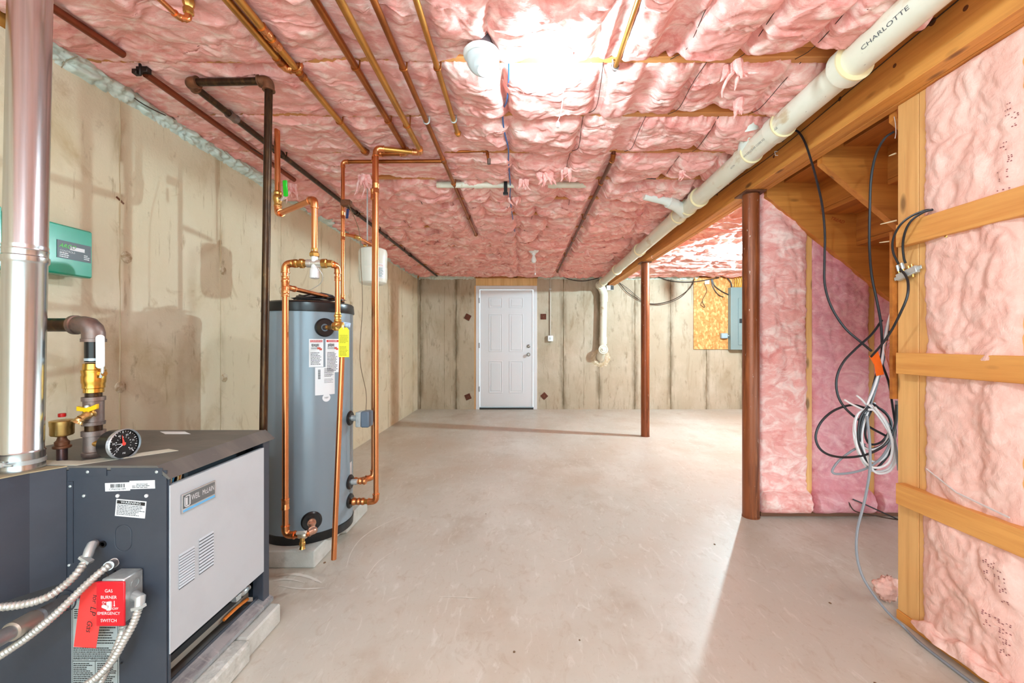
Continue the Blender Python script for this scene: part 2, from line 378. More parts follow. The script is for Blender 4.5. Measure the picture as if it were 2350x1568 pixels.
while y < YB-.1:
    seam(wall_left, stainL, 'y', y, .01, 2.22, XL, .006, .0035); y += .617
tm = MB()
for i in range(9):                      # tie patches and bug holes on the left wall
    for z in (.35, .95, 1.55):
        yy = 1.855-.617+.617*i; mb = MB(); o = Vector((XL, yy+.02+R.uniform(-.02,.02), z+R.uniform(-.03,.03)))
        mb.lathe(o-Vector((.004,0,0)), (1,0,0), [(0,.03),(.007,.026),(.010,.012)], 9)
        tie = obj('tie_patch', mb, M('pale_patch', (206, 190, 164), (((160, 134, 96), (40, 40, 40), .45, .6, .8),), .9), wall_left)
tm = MB().obox(P(270, 460, 1.855)+Vector((.006,0,0)), (1,0,0), (0,.5,.86), (0,-.86,.5), .006, .004, .02)
obj('tie_stub', tm, rustfit, wall_left)
# back wall: opening for the door x -.806 .. .243
DX0, DX1, DZ = -.806, .243, 2.245
wb = MB().box(XL-.2, DX0, YB, YB+.25, 0, 2.25).box(DX1, XR+.2, YB, YB+.25, 0, 2.25)
wall_back = obj('wall_back', wb, concB, kind='structure', smooth=False)
x = .694-.612*5
stB = M('joint_stain_back', (112, 94, 68), (((160, 142, 114), (20, 20, 4), .42, .65, .8), ((80, 66, 46), (40, 40, 6), .6, .75, .8)), .9)
while x < 4.4:
    if not (DX0-.03 < x < DX1+.03): seam(wall_back, stB, 'x', x, .01, 2.23, YB, .010, .006)
    x += .612
for px in (1020, 1340):
    seam(wall_back, stB, 'x', (px-CX)/F*YB, .01, 2.1, YB, .005, .003)
plate = M('rusty_plate', (92, 44, 26), (((122, 62, 36), (30, 30, 30), .45, .7, .7),), .6, .3)
for px, py, a in ((1073.5, 728, 1.1), (1247, 727, 0), (1074, 911, .4), (1249, 909, .75)):
    c = P(px, py, YB); mb = MB().obox(c-Vector((0,.004,0)), (math.cos(a),0,math.sin(a)), (0,1,0), (-math.sin(a),0,math.cos(a)), .048, .005, .048)
    t = obj('tie_plate', mb, plate, wall_back, bevel=.001)
    obj('bolt', MB().cyl(c-Vector((0,.018,0)), c-Vector((0,.006,0)), .008, n=8), rustfit, t)
# grout ring round the drain outlet
c = P(1378, 822, YB); mb = MB(); n = 40
vs = []
for k in range(n):
    a = 2*PI*k/n; ro = .155+.03*R.random(); ri = .085
    vs += [c+Vector((math.cos(a)*ro, .001, math.sin(a)*ro*.95)), c+Vector((math.cos(a)*(ri+.03), -.014, math.sin(a)*(ri+.03))), c+Vector((math.cos(a)*ri, -.002, math.sin(a)*ri))]
mb.add(vs, [(3*k+j, 3*((k+1) % n)+j, 3*((k+1) % n)+j+1, 3*k+j+1) for k in range(n) for j in (0, 1)])
obj('grout_patch', mb, M('grout', (196, 176, 144), (((226, 214, 196), (30, 30, 30), .45, .65, .8), ((172, 128, 70), (12, 12, 12), .5, .7, .7)), .9, 0, (((60,60,60), .5, .006),)), wall_back, fix=False)
wr = MB().box(XR, XR+.2, 2.72, YB+.2, 0, 2.25)
wall_right = obj('wall_right', wr, concB, kind='structure', smooth=False)
# ---- mud sills, rim joists
sl = MB().box(XL-.19, XL-.02, -1.2, YB+.2, 2.235, 2.30)
trim_1 = obj('trim_1', sl, w_y, kind='structure', smooth=False)
sb = MB().box(XL-.02, XR+.1, YB+.03, YB+.2, 2.25, 2.30)
trim_2 = obj('trim_2', sb, w_x, kind='structure', smooth=False)
obj('rim_joist', MB().box(XL-.02, XR+.1, YB+.1, YB+.14, 2.30, 2.535), w_x, trim_2, smooth=False)
obj('rim_joist', MB().box(XL-.16, XL-.12, -1.2, YB+.2, 2.30, 2.535), w_y, trim_1, smooth=False)
def foam_strip(parent, axis, s0, s1, thick, dens, seed):
    """blobby sprayed foam along the top of a wall; 12 columns of section points"""
    n = int((s1-s0)/.007); m_ = 22
    S_, T = np.meshgrid(np.linspace(s0, s1, n), np.linspace(0, 1, m_), indexing='ij')
    amp = thick*(.35+1.1*np.clip(fbm(S_*1.6, T*0, 2, seed)+.45, 0, 1))*np.clip((S_-s0)/.3, .1, 1)
    wS, wT = S_+.02*pn(S_*9, T*3, seed+8), T+.1*pn(S_*7, T*3, seed+9)
    ang = T*PI*.62
    blob = (np.abs(pn(wS*17, wT*2.6, seed))*.030+np.abs(pn(wS*40, wT*6, seed+3))*.010)*np.sin(np.clip(T*1.15, 0, 1)*PI)**.5
    off = np.sin(ang)*amp*.5+blob*(thick/.06)
    z = 2.222+T*.085-.012*np.abs(pn(S_*6, T*0, seed+5))*(1-T)-blob*.4
    out = off-.010*(1-T)
    if axis == 'y': return grid_obj('spray_foam', XL+out, S_, z, foam, parent, kind='stuff')
    return grid_obj('spray_foam', S_, YB-out*.8, z, foam, parent, kind='stuff')
foam_strip(wall_left, 'y', 1.45, 4.1, .07, 1, 1)
foam_strip(wall_left, 'y', 4.1, 7.05, .03, 1, 5)
foam_strip(wall_back, 'x', -1.78, -.83, .045, 1, 2)
foam_strip(wall_back, 'x', .26, 1.40, .045, 1, 3)
foam_strip(wall_back, 'x', 1.6, 3.0, .08, 1, 4)
# ---- ceiling: subfloor, joists, wool batts
ceiling = obj('ceiling', MB().box(XL-.2, XR+.2, YF, YB+.2, 2.535, 2.56), w_ply, kind='structure', smooth=False)
JY = [1.68+.4075*k for k in range(-7, 14)]
for k, yj in enumerate(JY, 1):
    r_end = XR if yj > 2.7 else 1.60
    jb = MB().box(XL-.15, r_end, yj, yj+.038, JZ, 2.535)
    obj('joist', jb, w_x, ceiling, bevel=.003 if 5 < k < 14 else 0, smooth=False)
obj('joist', MB().box(.62, 1.44, 1.632, 1.675, JZ+.035, 2.535), w_x, ceiling, bevel=.003, smooth=False)    # the doubled joist by the drain
obj('stair_header', MB().box(1.60, XR, 2.70, 2.738, JZ, 2.535), w_x, ceiling, smooth=False)
def batt(parent, x0, x1, ya, yb, res, seed, sag, pinch=(), wide=0.0, mat=wool, amp=1.0, holes=()):
    """one wool batt hanging in a joist bay; sags between its wires, ragged along both edges"""
    nu = int((x1-x0)/res)+1; nv = max(10, int((yb-ya)*1.25/res))
    U, S_ = np.meshgrid(np.linspace(x0, x1, nu), np.linspace(-1, 1, nv), indexing='ij')
    yc = (ya+yb)/2; hb = (yb-ya)/2
    def edge(sd):
        e = wide+(.014*np.clip((-.25-U)/.2, 0, 1) if x1 < 1.55 else 0)+.030*fbm(U*2.2, S_*0+seed, 3, sd)
        hi = .024*np.abs(pn(U*9, S_*0+seed*3.1, sd+4))-.010+.012*pn(U*34, S_*0, sd+5)+.006*pn(U*110, S_*0, sd+6)
        return hb+.002+e+hi*np.abs(S_)**7
    en = edge(seed+20); ef = edge(seed+40)
    for (hx, hw, hd) in holes: 
        g = np.exp(-((U-hx)/hw)**2); en, ef = (en-hd*g, ef-hd*.3*g) if hd > 0 else (en, ef+hd*g)
    wdt = np.where(S_ < 0, en, ef)
    V = yc+S_*wdt
    wu = U+.05*pn(U*5, V*8, seed+1)+.02*pn(U*14, V*20, seed+2); wv = V+.035*pn(U*6, V*9, seed+3)+.012*pn(U*18, V*24, seed+4)
    b1 = .6-1.6*np.abs(pn(wu*2.4, wv*4.2, seed+5)); b2 = np.abs(pn(wu*6, wv*11, seed+6)); b3 = np.abs(pn(wu*17, wv*34, seed+7)); b4 = pn(wu*46, wv*90, seed+8)
    prof = (1-np.abs(S_)**6)
    pf = np.ones_like(U)
    for xp in pinch:
        d = np.abs(U-xp-.03*pn(V*6, U*0, seed+9)); pf = pf*(1-.9*np.exp(-(d/.022)**1.2))
    cen = np.clip((U+.42)/.25, 0, 1)*np.clip((1.75-U)/.2, 0, 1) if x1 < 1.55 else 1.0     # pushed up by the pipes on the left
    leftw = .5
    cen = cen if isinstance(cen, float) else np.maximum(cen, .12 if ya < 2.8 else .6)
    sg = sag*cen*(.6+.9*(fbm(U*1.1, S_*0+seed, 2, seed+10)+.25))
    lump = amp*(.022*b1+.020*b2+.009*b3+.0025*b4)*(.30+.70*pf)
    h = prof*(pf*sg+lump-.006)
    if x1 < 1.55:
        for (px_, w_, y_to) in PIPEX:
            if ya < y_to:
                g = np.exp(-((U-px_)/w_)**4); lim = .004+.0*U; h = h*(1-g)+np.minimum(h, lim)*g
    over = np.clip((wdt-hb)/.03, -1, 1)
    base = JZ-.005*np.clip(over, 0, 1)+.05*np.clip(-over, 0, 1)*(np.abs(S_) > .8)
    Z = base-h
    Z = np.where(np.abs(S_) > .999, np.where(over > 0, JZ+.004, JZ+.09), Z)
    Vd = V+.035*amp*pn(wu*5, wv*9, seed+12)*prof+.006*pn(wu*30, wv*60, seed+13)*prof
    return grid_obj('insulation_batt', U, Vd, Z, mat, parent)
CABX = -.075
PIPEX = [(-1.45,.075,7),(-1.60,.04,2.9),(-.95,.05,2.6),(-.68,.05,2.6),(-.60,.04,2.6),(-.50,.045,4.5),(-.36,.04,2.4),(.36,.03,1.8),(.555,.055,6.7)]
bays = [(JY[k]+.038, JY[k+1]) for k in range(len(JY)-1)]
for k, (ya, yb) in enumerate(bays, 1):
    near = ya
    if near < 1.0:
        batt(ceiling, XL+.02, 1.42, ya, yb, .05, k, .03); continue
    res = .0075 if near < 2.7 else (.011 if near < 4.2 else .018)
    xr = 1.40
    pin = {7: [-.12, .30, .62, .86, 1.10], 8: [CABX, .34, .74, .92, 1.13], 9: [CABX, .31, .62, 1.0], 10: [-.33, CABX, .28, .55, .95, 1.2]}.get(k, [CABX]+sorted(R.uniform(-1.5, 1.35) for _ in range(5)))
    hol = {7: [(.137, .075, .1), (-.165, .09, .1), (1.05, .30, -.09)], 8: [(-1.15, .18, .06), (.95, .16, -.06)], 9: [(-.78, .2, .03), (1.05, .26, -.09)], 10: [(1.05, .22, -.10), (-.9, .2, -.05)]}.get(k, [(R.uniform(-1.5, 1.3), R.uniform(.08, .22), R.choice((.05, -.07, -.09))) for _ in range(5)])
    batt(ceiling, XL+.015, xr, ya, yb, res, k, .045 if k < 9 else (.05 if k < 11 else .06), pin, .004 if k > 10 else .010, holes=hol, amp=1.0 if k < 9 else (1.2 if k < 11 else 1.9))
    if ya > 2.6:
        batt(ceiling, 1.60, XR-.02, ya, yb, .014 if near < 4.6 else .02, k+60, .05, [R.uniform(1.8, 4.3) for _ in range(4)], .006, amp=1.3)
batt(ceiling, XL+.015, DX1+1.1, JY[-1]+.038, YB+.02, .018, 77, .03, (), .0)
batt(ceiling, 1.60, XR-.02, JY[-1]+.038, YB+.02, .018, 78, .03, (), .0)
# wires that hold the batts up
wirem = M('dark_wire', (70, 54, 44), (), .5, .6)
for k, (ya, yb) in enumerate(bays, 1):
    if ya < 1.2 or ya > 6.5: continue
    xs = {7: [.62, .86, 1.10], 8: [.34, .74, 1.13], 9: [.31, .62, 1.0], 10: [.28, .55, .95]}.get(k, [R.uniform(-1.5, 1.3) for _ in range(3)])
    for xw in xs:
        pts = [(xw+R.uniform(-.02,.02), ya-.01, JZ-.002), (xw, ya+.09, JZ-.028), (xw+.01, yb-.1, JZ-.032), (xw+R.uniform(-.03,.03), yb+.01, JZ-.002)]
        obj('support_wire', MB().tube(smoothpts(pts, 4), .0016, 5), wirem, ceiling)
# torn tufts hanging out of the batts
tb = MB()
def tuft(c, n, L, spread):
    for i in range(n):
        p = Vector(c)+Vector((R.gauss(0, spread), R.gauss(0, spread*.5), 0)); q = [p+Vector((0,0,.02))]; d = Vector((R.gauss(0,.5), R.gauss(0,.35), -1)).normalized()
        l = L*(.4+R.random()*.8); st = 6; r0 = R.uniform(.006, .019)
        for j in range(st):
            d = (d+Vector((R.gauss(0,.28), R.gauss(0,.22), -.1))).normalized(); p = p+d*l/st; q.append(p)
        tb.tube(q, [r0*(.8+.5*R.random())*(1-j/(st+.4))**.7 for j in range(st+1)], 7)
for px, py, n, L in ((1255, 425, 12, .07), (1205, 440, 7, .05), (1300, 415, 6, .06), (832, 430, 12, .15), (1690, 165, 6, .11), (1698, 250, 4, .06), (665, 450, 8, .13),
                     (1345, 600, 6, .07), (1180, 480, 4, .05), (1565, 420, 4, .06), (1680, 625, 7, .10)):
    Y = (JZ-.03-H)*F/(CY-py+ (40 if py > 400 else 20)); tuft(P(px, py-(20 if py > 400 else 8), Y), n, L, .020)
obj('insulation_tufts', tb, wool, ceiling, kind='stuff')
# blue cable running through the seams of the batts, at joist level
pts = [(-.055, 1.62, 2.285), (-.06, 1.75, 2.262), (-.075, 1.92, 2.262), (-.10, 2.05, 2.285), (-.10, 2.2, 2.27), (-.085, 2.4, 2.27), (-.09, 2.6, 2.27), (-.09, 3.0, 2.27), (-.10, 3.3, 2.27), (-.08, 4.4, 2.28)]
bc = obj('cable', MB().tube(smoothpts(pts, 6), .0042, 7), cabb, label=None); setp(bc, 'thin blue cable running between the ceiling batts past the smoke alarm', 'cable')
# handwriting on the joist face
text('joist_writing', 'SMOKE', Flat((-.135, 1.682, JZ-.0005), (1,0,0), (0,-1,0)), 0, -.018, .036, M('pencil', (120, 84, 50), (), .7), ceiling, squash=1.1)

# ---- stud wall on the right (face x = 1.55), with nailed-on blocking
X0 = 1.55
wall_stud = obj('wall_stair_side', MB().box(X0+.089, X0+.11, -1.6, 1.712, 0, 2.12), w_ply, kind='structure', smooth=False)
def stud(y0, y1, mat=w_z, z0=.038, z1=2.12, x0=X0, x1=X0+.089, parent=None):
    return obj('stud', MB().box(x0, x1, y0, y1, z0, z1), mat, parent or wall_stud, bevel=.002, smooth=False)
stud(1.622, 1.712); stud(1.582, 1.620); stud(1.248, 1.286)
for yy in (.842, .436, .03): stud(yy, yy+.038)
obj('bottom_plate', MB().box(X0-.004, X0+.089, -1.6, 1.715, 0, .038), w_y, wall_stud, bevel=.002, smooth=False)
def blocking(z0, z1, tilt=0):
    mb = MB().prism([(X0-.038, 1.68, z0), (X0-.038, -.4, z0+tilt), (X0-.038, -.4, z1+tilt), (X0-.038, 1.68, z1)], (.037, 0, 0))
    return obj('blocking', mb, w_b, wall_stud, bevel=.002, smooth=False)
blocking(1.527, 1.617); blocking(1.015, 1.100); blocking(.488, .572)
def wbatt(parent, fn, u0, u1, v0, v1, res, seed, bulge, mat, amp=1.0, wide=.004, roll=False, top=None):
    """wool batt in a stud bay; u up, v across, fn maps (u, v, out) to the world"""
    nu = int((u1-u0)/res)+1; nv = max(10, int((v1-v0)/res))
    U, S_ = np.meshgrid(np.linspace(u0, u1, nu), np.linspace(-1, 1, nv), indexing='ij')
    vc = (v0+v1)/2; hb = (v1-v0)/2
    wdt = hb+wide+.010*fbm(U*5, S_*0+seed, 3, seed+np.sign(S_).astype(int)*0)+.006*pn(U*40, np.sign(S_)*3, seed)
    V = vc+S_*wdt
    wu = U+.05*pn(U*4, V*5, seed+1)+.02*pn(U*12, V*14, seed+2); wv = V+.04*pn(U*4, V*6, seed+3)
    b1 = pn(wu*2.4, wv*3.4, seed+5); b2 = np.abs(pn(wu*6, wv*7, seed+6)); b3 = np.abs(pn(wu*16, wv*20, seed+7)); b4 = pn(wu*48, wv*48, seed+8)
    prof = (1-np.abs(S_)**6); T = (U-u0)/(u1-u0); endp = np.clip(np.minimum(T, 1-T)/.04, 0, 1)**.5
    out = prof*endp*(bulge+amp*(.012*b1+.016*b2+.007*b3+.002*b4))
    if roll: out = out+np.where(U-u0 < .15, .062*np.sqrt(np.clip(1-((U-u0-.07)/.075)**2, 0, 1))*(np.abs(S_) < .995), 0)*(1+.5*pn(V*9, U*4, seed))
    out = np.where((np.abs(S_) > .999), -.02, out)
    X_, Y_, Z_ = fn(U, V, out)
    return grid_obj('insulation_batt', X_, Y_, Z_, mat, parent)
fr = lambda U, V, O: (X0-O, V, U)
for i, (z0, z1) in enumerate(((.02, .53), (.53, 1.06), (1.06, 1.57), (1.57, 2.12))):
    wbatt(wall_stud, fr, z0, z1, 1.286, 1.582, .006, 100+i, .012, woolw, 1.5 if i != 1 else 1.1, .014 if i else .022)
    wbatt(wall_stud, fr, z0, z1, .880, 1.248, .010, 110+i, .012, woolw, 1.3)
    for q, (a_, b_) in enumerate(((.474, .842), (.068, .436))): wbatt(wall_stud, fr, z0, z1, a_, b_, .03, 120+i+q*7, .012, woolw)
# loose wool spilling over the bottom plate
mb = MB(); sp = np.linspace(1.60, .9, 90); 
U, S_ = np.meshgrid(np.linspace(.9, 1.63, 120), np.linspace(0, 1, 22), indexing='ij')
rr = .045*(.7+.5*fbm(U*5, S_*0, 3, 7))*np.clip((1.63-U)/.08, 0, 1)**.5
an = S_*PI; nz = 1+.35*pn(U*14, S_*3, 8)+.15*pn(U*40, S_*9, 9)
grid_obj('insulation_spill', X0-.022-np.cos(an)*rr*nz*-1*.9*-1, U, .045+np.sin(an)*rr*nz*1.1, woolw, wall_stud)
obj('kraft_edge', MB().tube([(X0-.014, 1.575, .66), (X0-.03, 1.45, .615), (X0-.034, 1.29, .595)], .003, 5), M('white_strip', (214, 200, 196), (), .6), wall_stud)
obj('sheathing_edge', MB().box(1.532, 2.5, 1.716, 1.730, .907, 1.60), w_ply, wall_stud, smooth=False)
def facing_print(bt, boxes):
    """faded dotted print: small faces of the facing, lifted off the wool"""
    me = bt.data; mb = MB(); b0 = BASE[bt.name]
    for p in me.polygons:
        c = p.center+b0
        for (ya, yb, za, zb) in boxes:
            if ya < c.y < yb and za < c.z < zb and (int(c.z*90) % 3) and R.random() < .42:
                vs = [c+(me.vertices[i].co+b0-c)*R.uniform(.35, .7)+Vector((-.0015, 0, 0)) for i in p.vertices]; mb.add(vs, [(0,1,2,3)])
    obj('facing_print', mb, M('faded_print', (150, 84, 84), (), .8), wall_stud, kind='stuff', smooth=False, fix=False)
wb_ = [o for o in bpy.data.objects if o.parent == wall_stud and o.name.startswith('insulation_batt')]
for o in wb_:
    vs = [v.co.z for v in o.data.vertices]; ys = [v.co.y for v in o.data.vertices]
    if max(ys)-min(ys) > .2 and abs(max(ys)+BASE[o.name].y-1.59) < .05:
        if min(vs)+BASE[o.name].z > 1.4: facing_print(o, [(1.305,1.325,1.86,1.90),(1.29,1.305,1.80,1.88),(1.31,1.33,1.74,1.78),(1.295,1.31,1.66,1.74),(1.325,1.335,1.62,1.70),(1.30,1.32,1.60,1.63)])
        if max(vs)+BASE[o.name].z < .6: facing_print(o, [(1.33,1.36,.36,.44),(1.30,1.32,.30,.42),(1.34,1.36,.20,.28),(1.30,1.33,.14,.26)])
# ---- inner wall below the far stringer (faces the camera, y = 2.72)
YI = 2.72
wall_inner = obj('wall_inner', MB().box(1.55, 4.4, YI+.089, YI+.10, 0, 2.30), w_ply, kind='structure', smooth=False)
for xs in (1.862, 2.272, 2.68, 3.09, 3.5, 3.9):
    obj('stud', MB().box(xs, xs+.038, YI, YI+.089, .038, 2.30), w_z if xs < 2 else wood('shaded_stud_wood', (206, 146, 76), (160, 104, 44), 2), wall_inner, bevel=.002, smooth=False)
obj('bottom_plate', MB().box(1.56, 4.4, YI-.004, YI+.089, 0, .038), w_plate, wall_inner, bevel=.002, smooth=False)
fi = lambda U, V, O: (V, YI-O, U)
wbatt(wall_inner, fi, .03, 2.28, 1.56, 1.862, .009, 131, .012, woold if False else wool, 1.6, .006, True)
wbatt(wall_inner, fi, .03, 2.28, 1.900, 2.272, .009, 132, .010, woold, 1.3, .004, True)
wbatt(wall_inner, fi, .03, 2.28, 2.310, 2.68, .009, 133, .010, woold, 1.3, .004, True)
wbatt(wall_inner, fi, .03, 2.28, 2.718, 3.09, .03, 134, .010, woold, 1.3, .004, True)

# ---- door
door = obj('door_1', (lambda m_: (m_.box(DX0, DX0+.063, YB-.012, YB+.12, 0, 2.117), m_.box(DX1-.063, DX1, YB-.012, YB+.12, 0, 2.117), m_.box(DX0+.063, DX1-.063, YB-.012, YB+.12, 2.054, 2.117), m_)[-1])(MB()), whitep, kind='structure', bevel=.003, smooth=False)
obj('header_board', MB().box(DX0, DX1, YB-.004, YB+.16, 2.118, 2.245), plyhead, door, smooth=False)
obj('jamb_board', MB().box(DX0-.022, DX0-.001, YB-.002, YB+.1, 0, 2.118), w_z, door, smooth=False)
LX0, LX1, LY = DX0+.072, DX1-.073, YB+.012
leaf = obj('door_leaf', MB().box(LX0, LX1, LY, LY+.044, .042, 2.046), whitep, door, bevel=.002, smooth=False)
obj('threshold', MB().box(DX0+.063, DX1-.063, YB-.01, YB+.11, 0, .03), M('dark_threshold', (44, 36, 30), (), .5), door, smooth=False)
for (a, b) in ((1124, 1151.5), (1170.5, 1199)):
    for (t, u) in ((685, 705), (722.5, 806), (830.5, 900.5)):
        p = P(a, t, YB); q = P(b, u, YB); x0, x1, z1, z0 = p.x, q.x, p.z, q.z; w = .014; mb = MB()
        mb.box(x0-w, x0, LY-.006, LY+.004, z0-w, z1+w); mb.box(x1, x1+w, LY-.006, LY+.004, z0-w, z1+w)
        mb.box(x0, x1, LY-.006, LY+.004, z0-w, z0); mb.box(x0, x1, LY-.006, LY+.004, z1, z1+w)
        mb.box(x0+.018, x1-.018, LY-.005, LY+.004, z0+.018, z1-.018)
        obj('door_panel', mb, whitep, leaf, bevel=.003, smooth=False)
for py, nm in ((795, 'deadbolt'), (814, 'door_knob')):
    c = P(1213, py, LY); mb = MB(); 
    prof = [(0,.03),(.008,.03),(.012,.024),(.02,.02),(.024,.008)] if nm == 'deadbolt' else [(0,.032),(.006,.032),(.01,.014),(.035,.013),(.045,.026),(.06,.028),(.07,.02),(.073,.004)]
    mb.lathe(c, (0,-1,0), prof, 20); obj(nm, mb, M('satin_nickel', (176, 172, 166), (), .3, 1.0), leaf)
for py in (690, 793, 893):
    c = P(1100, py, YB-.002); obj('hinge', MB().cyl(c-Vector((0,.01,.045)), c+Vector((0,-.01,.045)), .008, n=8), M('hinge_steel', (120, 118, 116), (), .4, .9), door)
# ================================================================ BEAM, COLUMNS, STAIRS
beam = thing('ceiling_beam', 'long pine carrying beam of three planks crossing the ceiling on two rust-red columns', 'beam', (1.514, 3, 2.12))
bx = 1.455
for i in range(3):
    obj('plank', MB().box(bx+i*.0395, bx+i*.0395+.038, -1.5, YB+.10, 2.12+(.002 if i == 1 else 0), JZ), w_y, beam, bevel=.0025, smooth=False)
for px, py in ((1785, 352), (1560, 500), (1498, 590)):      # cable staples on the beam face
    Y = bx*F/(px-CX); c = P(px, py, Y); c.z = min(c.z, 2.27)
    s_ = MB().tube([c+Vector((.004,0,-.012)), c+Vector((-.014,0,-.012)), c+Vector((-.016,.003,.012)), c+Vector((.004,.003,.012))], .0022, 5)
    obj('cable_staple', s_, white, beam)
mb = MB()
for yk, zk, r in ((1.28,2.255,.012),(1.36,2.24,.009),(1.47,2.28,.013),(1.62,2.225,.008),(1.9,2.26,.01),(2.4,2.22,.009),(3.1,2.25,.009)):
    mb.lathe((bx-.0006, yk, zk), (1,0,0), [(0, r), (.001, r)], 12)
obj('knots', mb, M('knot_wood', (104, 56, 24), (), .6), beam)
def column(x, y, label):
    t = thing('support_column', label, 'column', (x, y, 0), 'steel columns under the beam')
    obj('tube', MB().lathe((x,y,.008), (0,0,1), [(0,.051),(2.10,.051)], 40), rustcol, t)
    obj('base_plate', MB().lathe((x,y,0), (0,0,1), [(0,.054),(.009,.054)], 32), rustcol, t)
    obj('cap_plate', MB().box(x-.07, x+.062, y-.075, y+.075, 2.110, 2.12), rustfit, t, bevel=.001, smooth=False)
    return t
column(1.495, 2.715, 'rust-red steel column beside the stairs, the nearer and thicker-looking of the two')
column(1.492, 5.05, 'rust-red steel column out on the open floor, the farther of the two')
# ---- stairs: rise to the left, seen from below
RISE, RUN, NS = .203, .2335, 10
stairs = thing('staircase', 'unfinished pine staircase seen from below, rising left to the beam', 'staircase', (2.3, 2.2, 0))
def stringer(y0, y1, z_end=0):
    xa = 1.577; bl = lambda x: 2.11-.835*(x-1.55)
    poly = [Vector((xa, y0, bl(xa)))]
    xe = 1.55+(2.11-.0)/.835-.02; poly.append(Vector((xe, y0, bl(xe))))
    k = NS; poly.append(Vector((1.473+RUN*(NS+.55), y0, 0.0)))
    pts = []
    for k in range(NS, -1, -1):
        z = 2.378-RISE*k; x_r = 1.473+RUN*(k+1); x_l = 1.473+RUN*k
        pts += [(x_r, z), (x_l, z)]
    pts = [(max(x, xa), z) for x, z in pts]
    poly += [Vector((x, y0, z)) for x, z in pts]
    return obj('stringer', MB().prism(poly, (0, y1-y0, 0)), w_dark, stairs, smooth=False)
stringer(2.676, 2.714); stringer(2.18, 2.218); stringer(1.745, 1.783)
for k in range(NS+1):
    z = 2.378-RISE*k; xl = 1.473+RUN*k
    x0 = max(xl-.018, 1.577)
    obj('tread', MB().box(x0, xl+RUN+.026, 1.735, 2.716, z, z+.027), w_ply, stairs, bevel=.002, smooth=False)
    if xl > 1.6: obj('riser', MB().box(xl-.019, xl-.001, 1.735, 2.716, z+.0275, z+RISE-.0005), w_ply, stairs, smooth=False)
mark = text('pencil_mark', 'TREAD', Flat(P(1905, 500, 2.675), (1,0,-.35), (.35,0,1)), 0, 0, .03, M('red_pencil', (170, 60, 20), (), .7), stairs, shear=.4)
# ---- pipes
def run(t, pts, r, mat, fmat, fit=1.22, bend=1.9, name='pipe', ends=False, band=True, n=20):
    """pipe through corner points: straight lengths and an elbow fitting at each corner"""
    pts = [Vector(p) for p in pts]; B_ = r*bend; last = pts[0]
    for i in range(1, len(pts)):
        d = (pts[i]-pts[i-1]).normalized(); end = pts[i]
        if i < len(pts)-1:
            e = (pts[i+1]-pts[i]).normalized(); a = d.angle(e)
            if a < .06: 
                obj(name, MB().cyl(last, pts[i], r, n=n), mat, t); last = pts[i]; continue
            tl = B_*math.tan(a/2)*1.05; tl = max(tl, r*1.1)
            end = pts[i]-d*tl; nxt = pts[i]+e*tl
            arc = []
            for j in range(9):
                s = j/8; arc.append((1-s)**2*end+2*s*(1-s)*pts[i]+s*s*nxt)
            ex = r*1.1
            full = [end-d*ex]+arc+[nxt+e*ex]
            eb = MB().tube(full, r*fit, n)
            if band:
                for (c, dd) in ((end-d*ex, d), (nxt+e*ex, -e)):
                    eb.lathe(c-dd*r*.05, dd, [(0, r*fit*1.0), (0, r*fit*1.14), (r*.32, r*fit*1.14), (r*.4, r*fit)], n)
            obj('elbow', eb, fmat, t)
            obj(name, MB().cyl(last, end, r, n=n), mat, t); last = nxt
        else:
            obj(name, MB().cyl(last, end, r, n=n), mat, t)
def coupling(t, c, d, r, mat, L=.05, name='coupling', fit=1.16):
    c = Vector(c); d = Vector(d).normalized(); R_ = r*fit
    return obj(name, MB().lathe(c-d*L/2, d, [(0, r), (0, R_*1.08), (L*.10, R_*1.1), (L*.16, R_), (L*.46, R_), (L*.5, R_*.95), (L*.54, R_), (L*.84, R_), (L*.9, R_*1.1), (L, R_*1.08), (L, r)], 20), mat, t)
def strap(t, c, r, mat=None):
    """little hanger clip over a ceiling pipe"""
    c = Vector(c); pts = [c+Vector((-r*1.25, 0, JZ-c.z+.004))]+[c+Vector((math.cos(a)*r*1.15, 0, math.sin(a)*r*1.15)) for a in [PI+PI*j/8 for j in range(9)]]+[c+Vector((r*1.25, 0, JZ-c.z+.004))]
    return obj('pipe_strap', MB().tube(pts, .0035, 6), mat or copperd, t)
CZ = JZ-.030
def cx(slope_px, slope_py, z=CZ):       # x of a pipe parallel to the walls whose picture passes through a pixel
    return (slope_px-CX)*(z-H)/(CY-slope_py)
# B: long dull copper pipe from the front edge back to the risers
r1 = .0143; xB = cx(600, 62)
t = thing('copper_pipe', 'long dull copper pipe under the left joists with a coiled fitting at its near end', 'pipe', (xB, 1.9, CZ))
run(t, [(xB, 1.30, CZ), (xB, 2.47, CZ), (xB, 2.50, CZ+.08)], r1, copperg, copperd)
for yy in (1.50, 1.56): coupling(t, (xB, yy, CZ), (0,1,0), r1, solder, .045)
coupling(t, (xB, 1.745, CZ), (0,1,0), r1, copperd, .04)
for yy in (1.70, 2.11): strap(t, (xB, yy, CZ), r1)
xA = cx(592, 82)
t = thing('copper_pipe', 'shorter dull copper pipe ending in a curled elbow against the long one', 'pipe', (xA, 1.5, CZ))
pe = P(668, 158, 1.70); pe = Vector((xA, 1.705, CZ))
run(t, [(xA, 1.30, CZ), pe, (xA+.045, 1.715, CZ+.004), (xA+.046, 1.722, CZ+.06)], r1, copperg, solder, bend=1.5)
coupling(t, (xA, 1.655, CZ), (0,1,0), r1, copperd, .04)
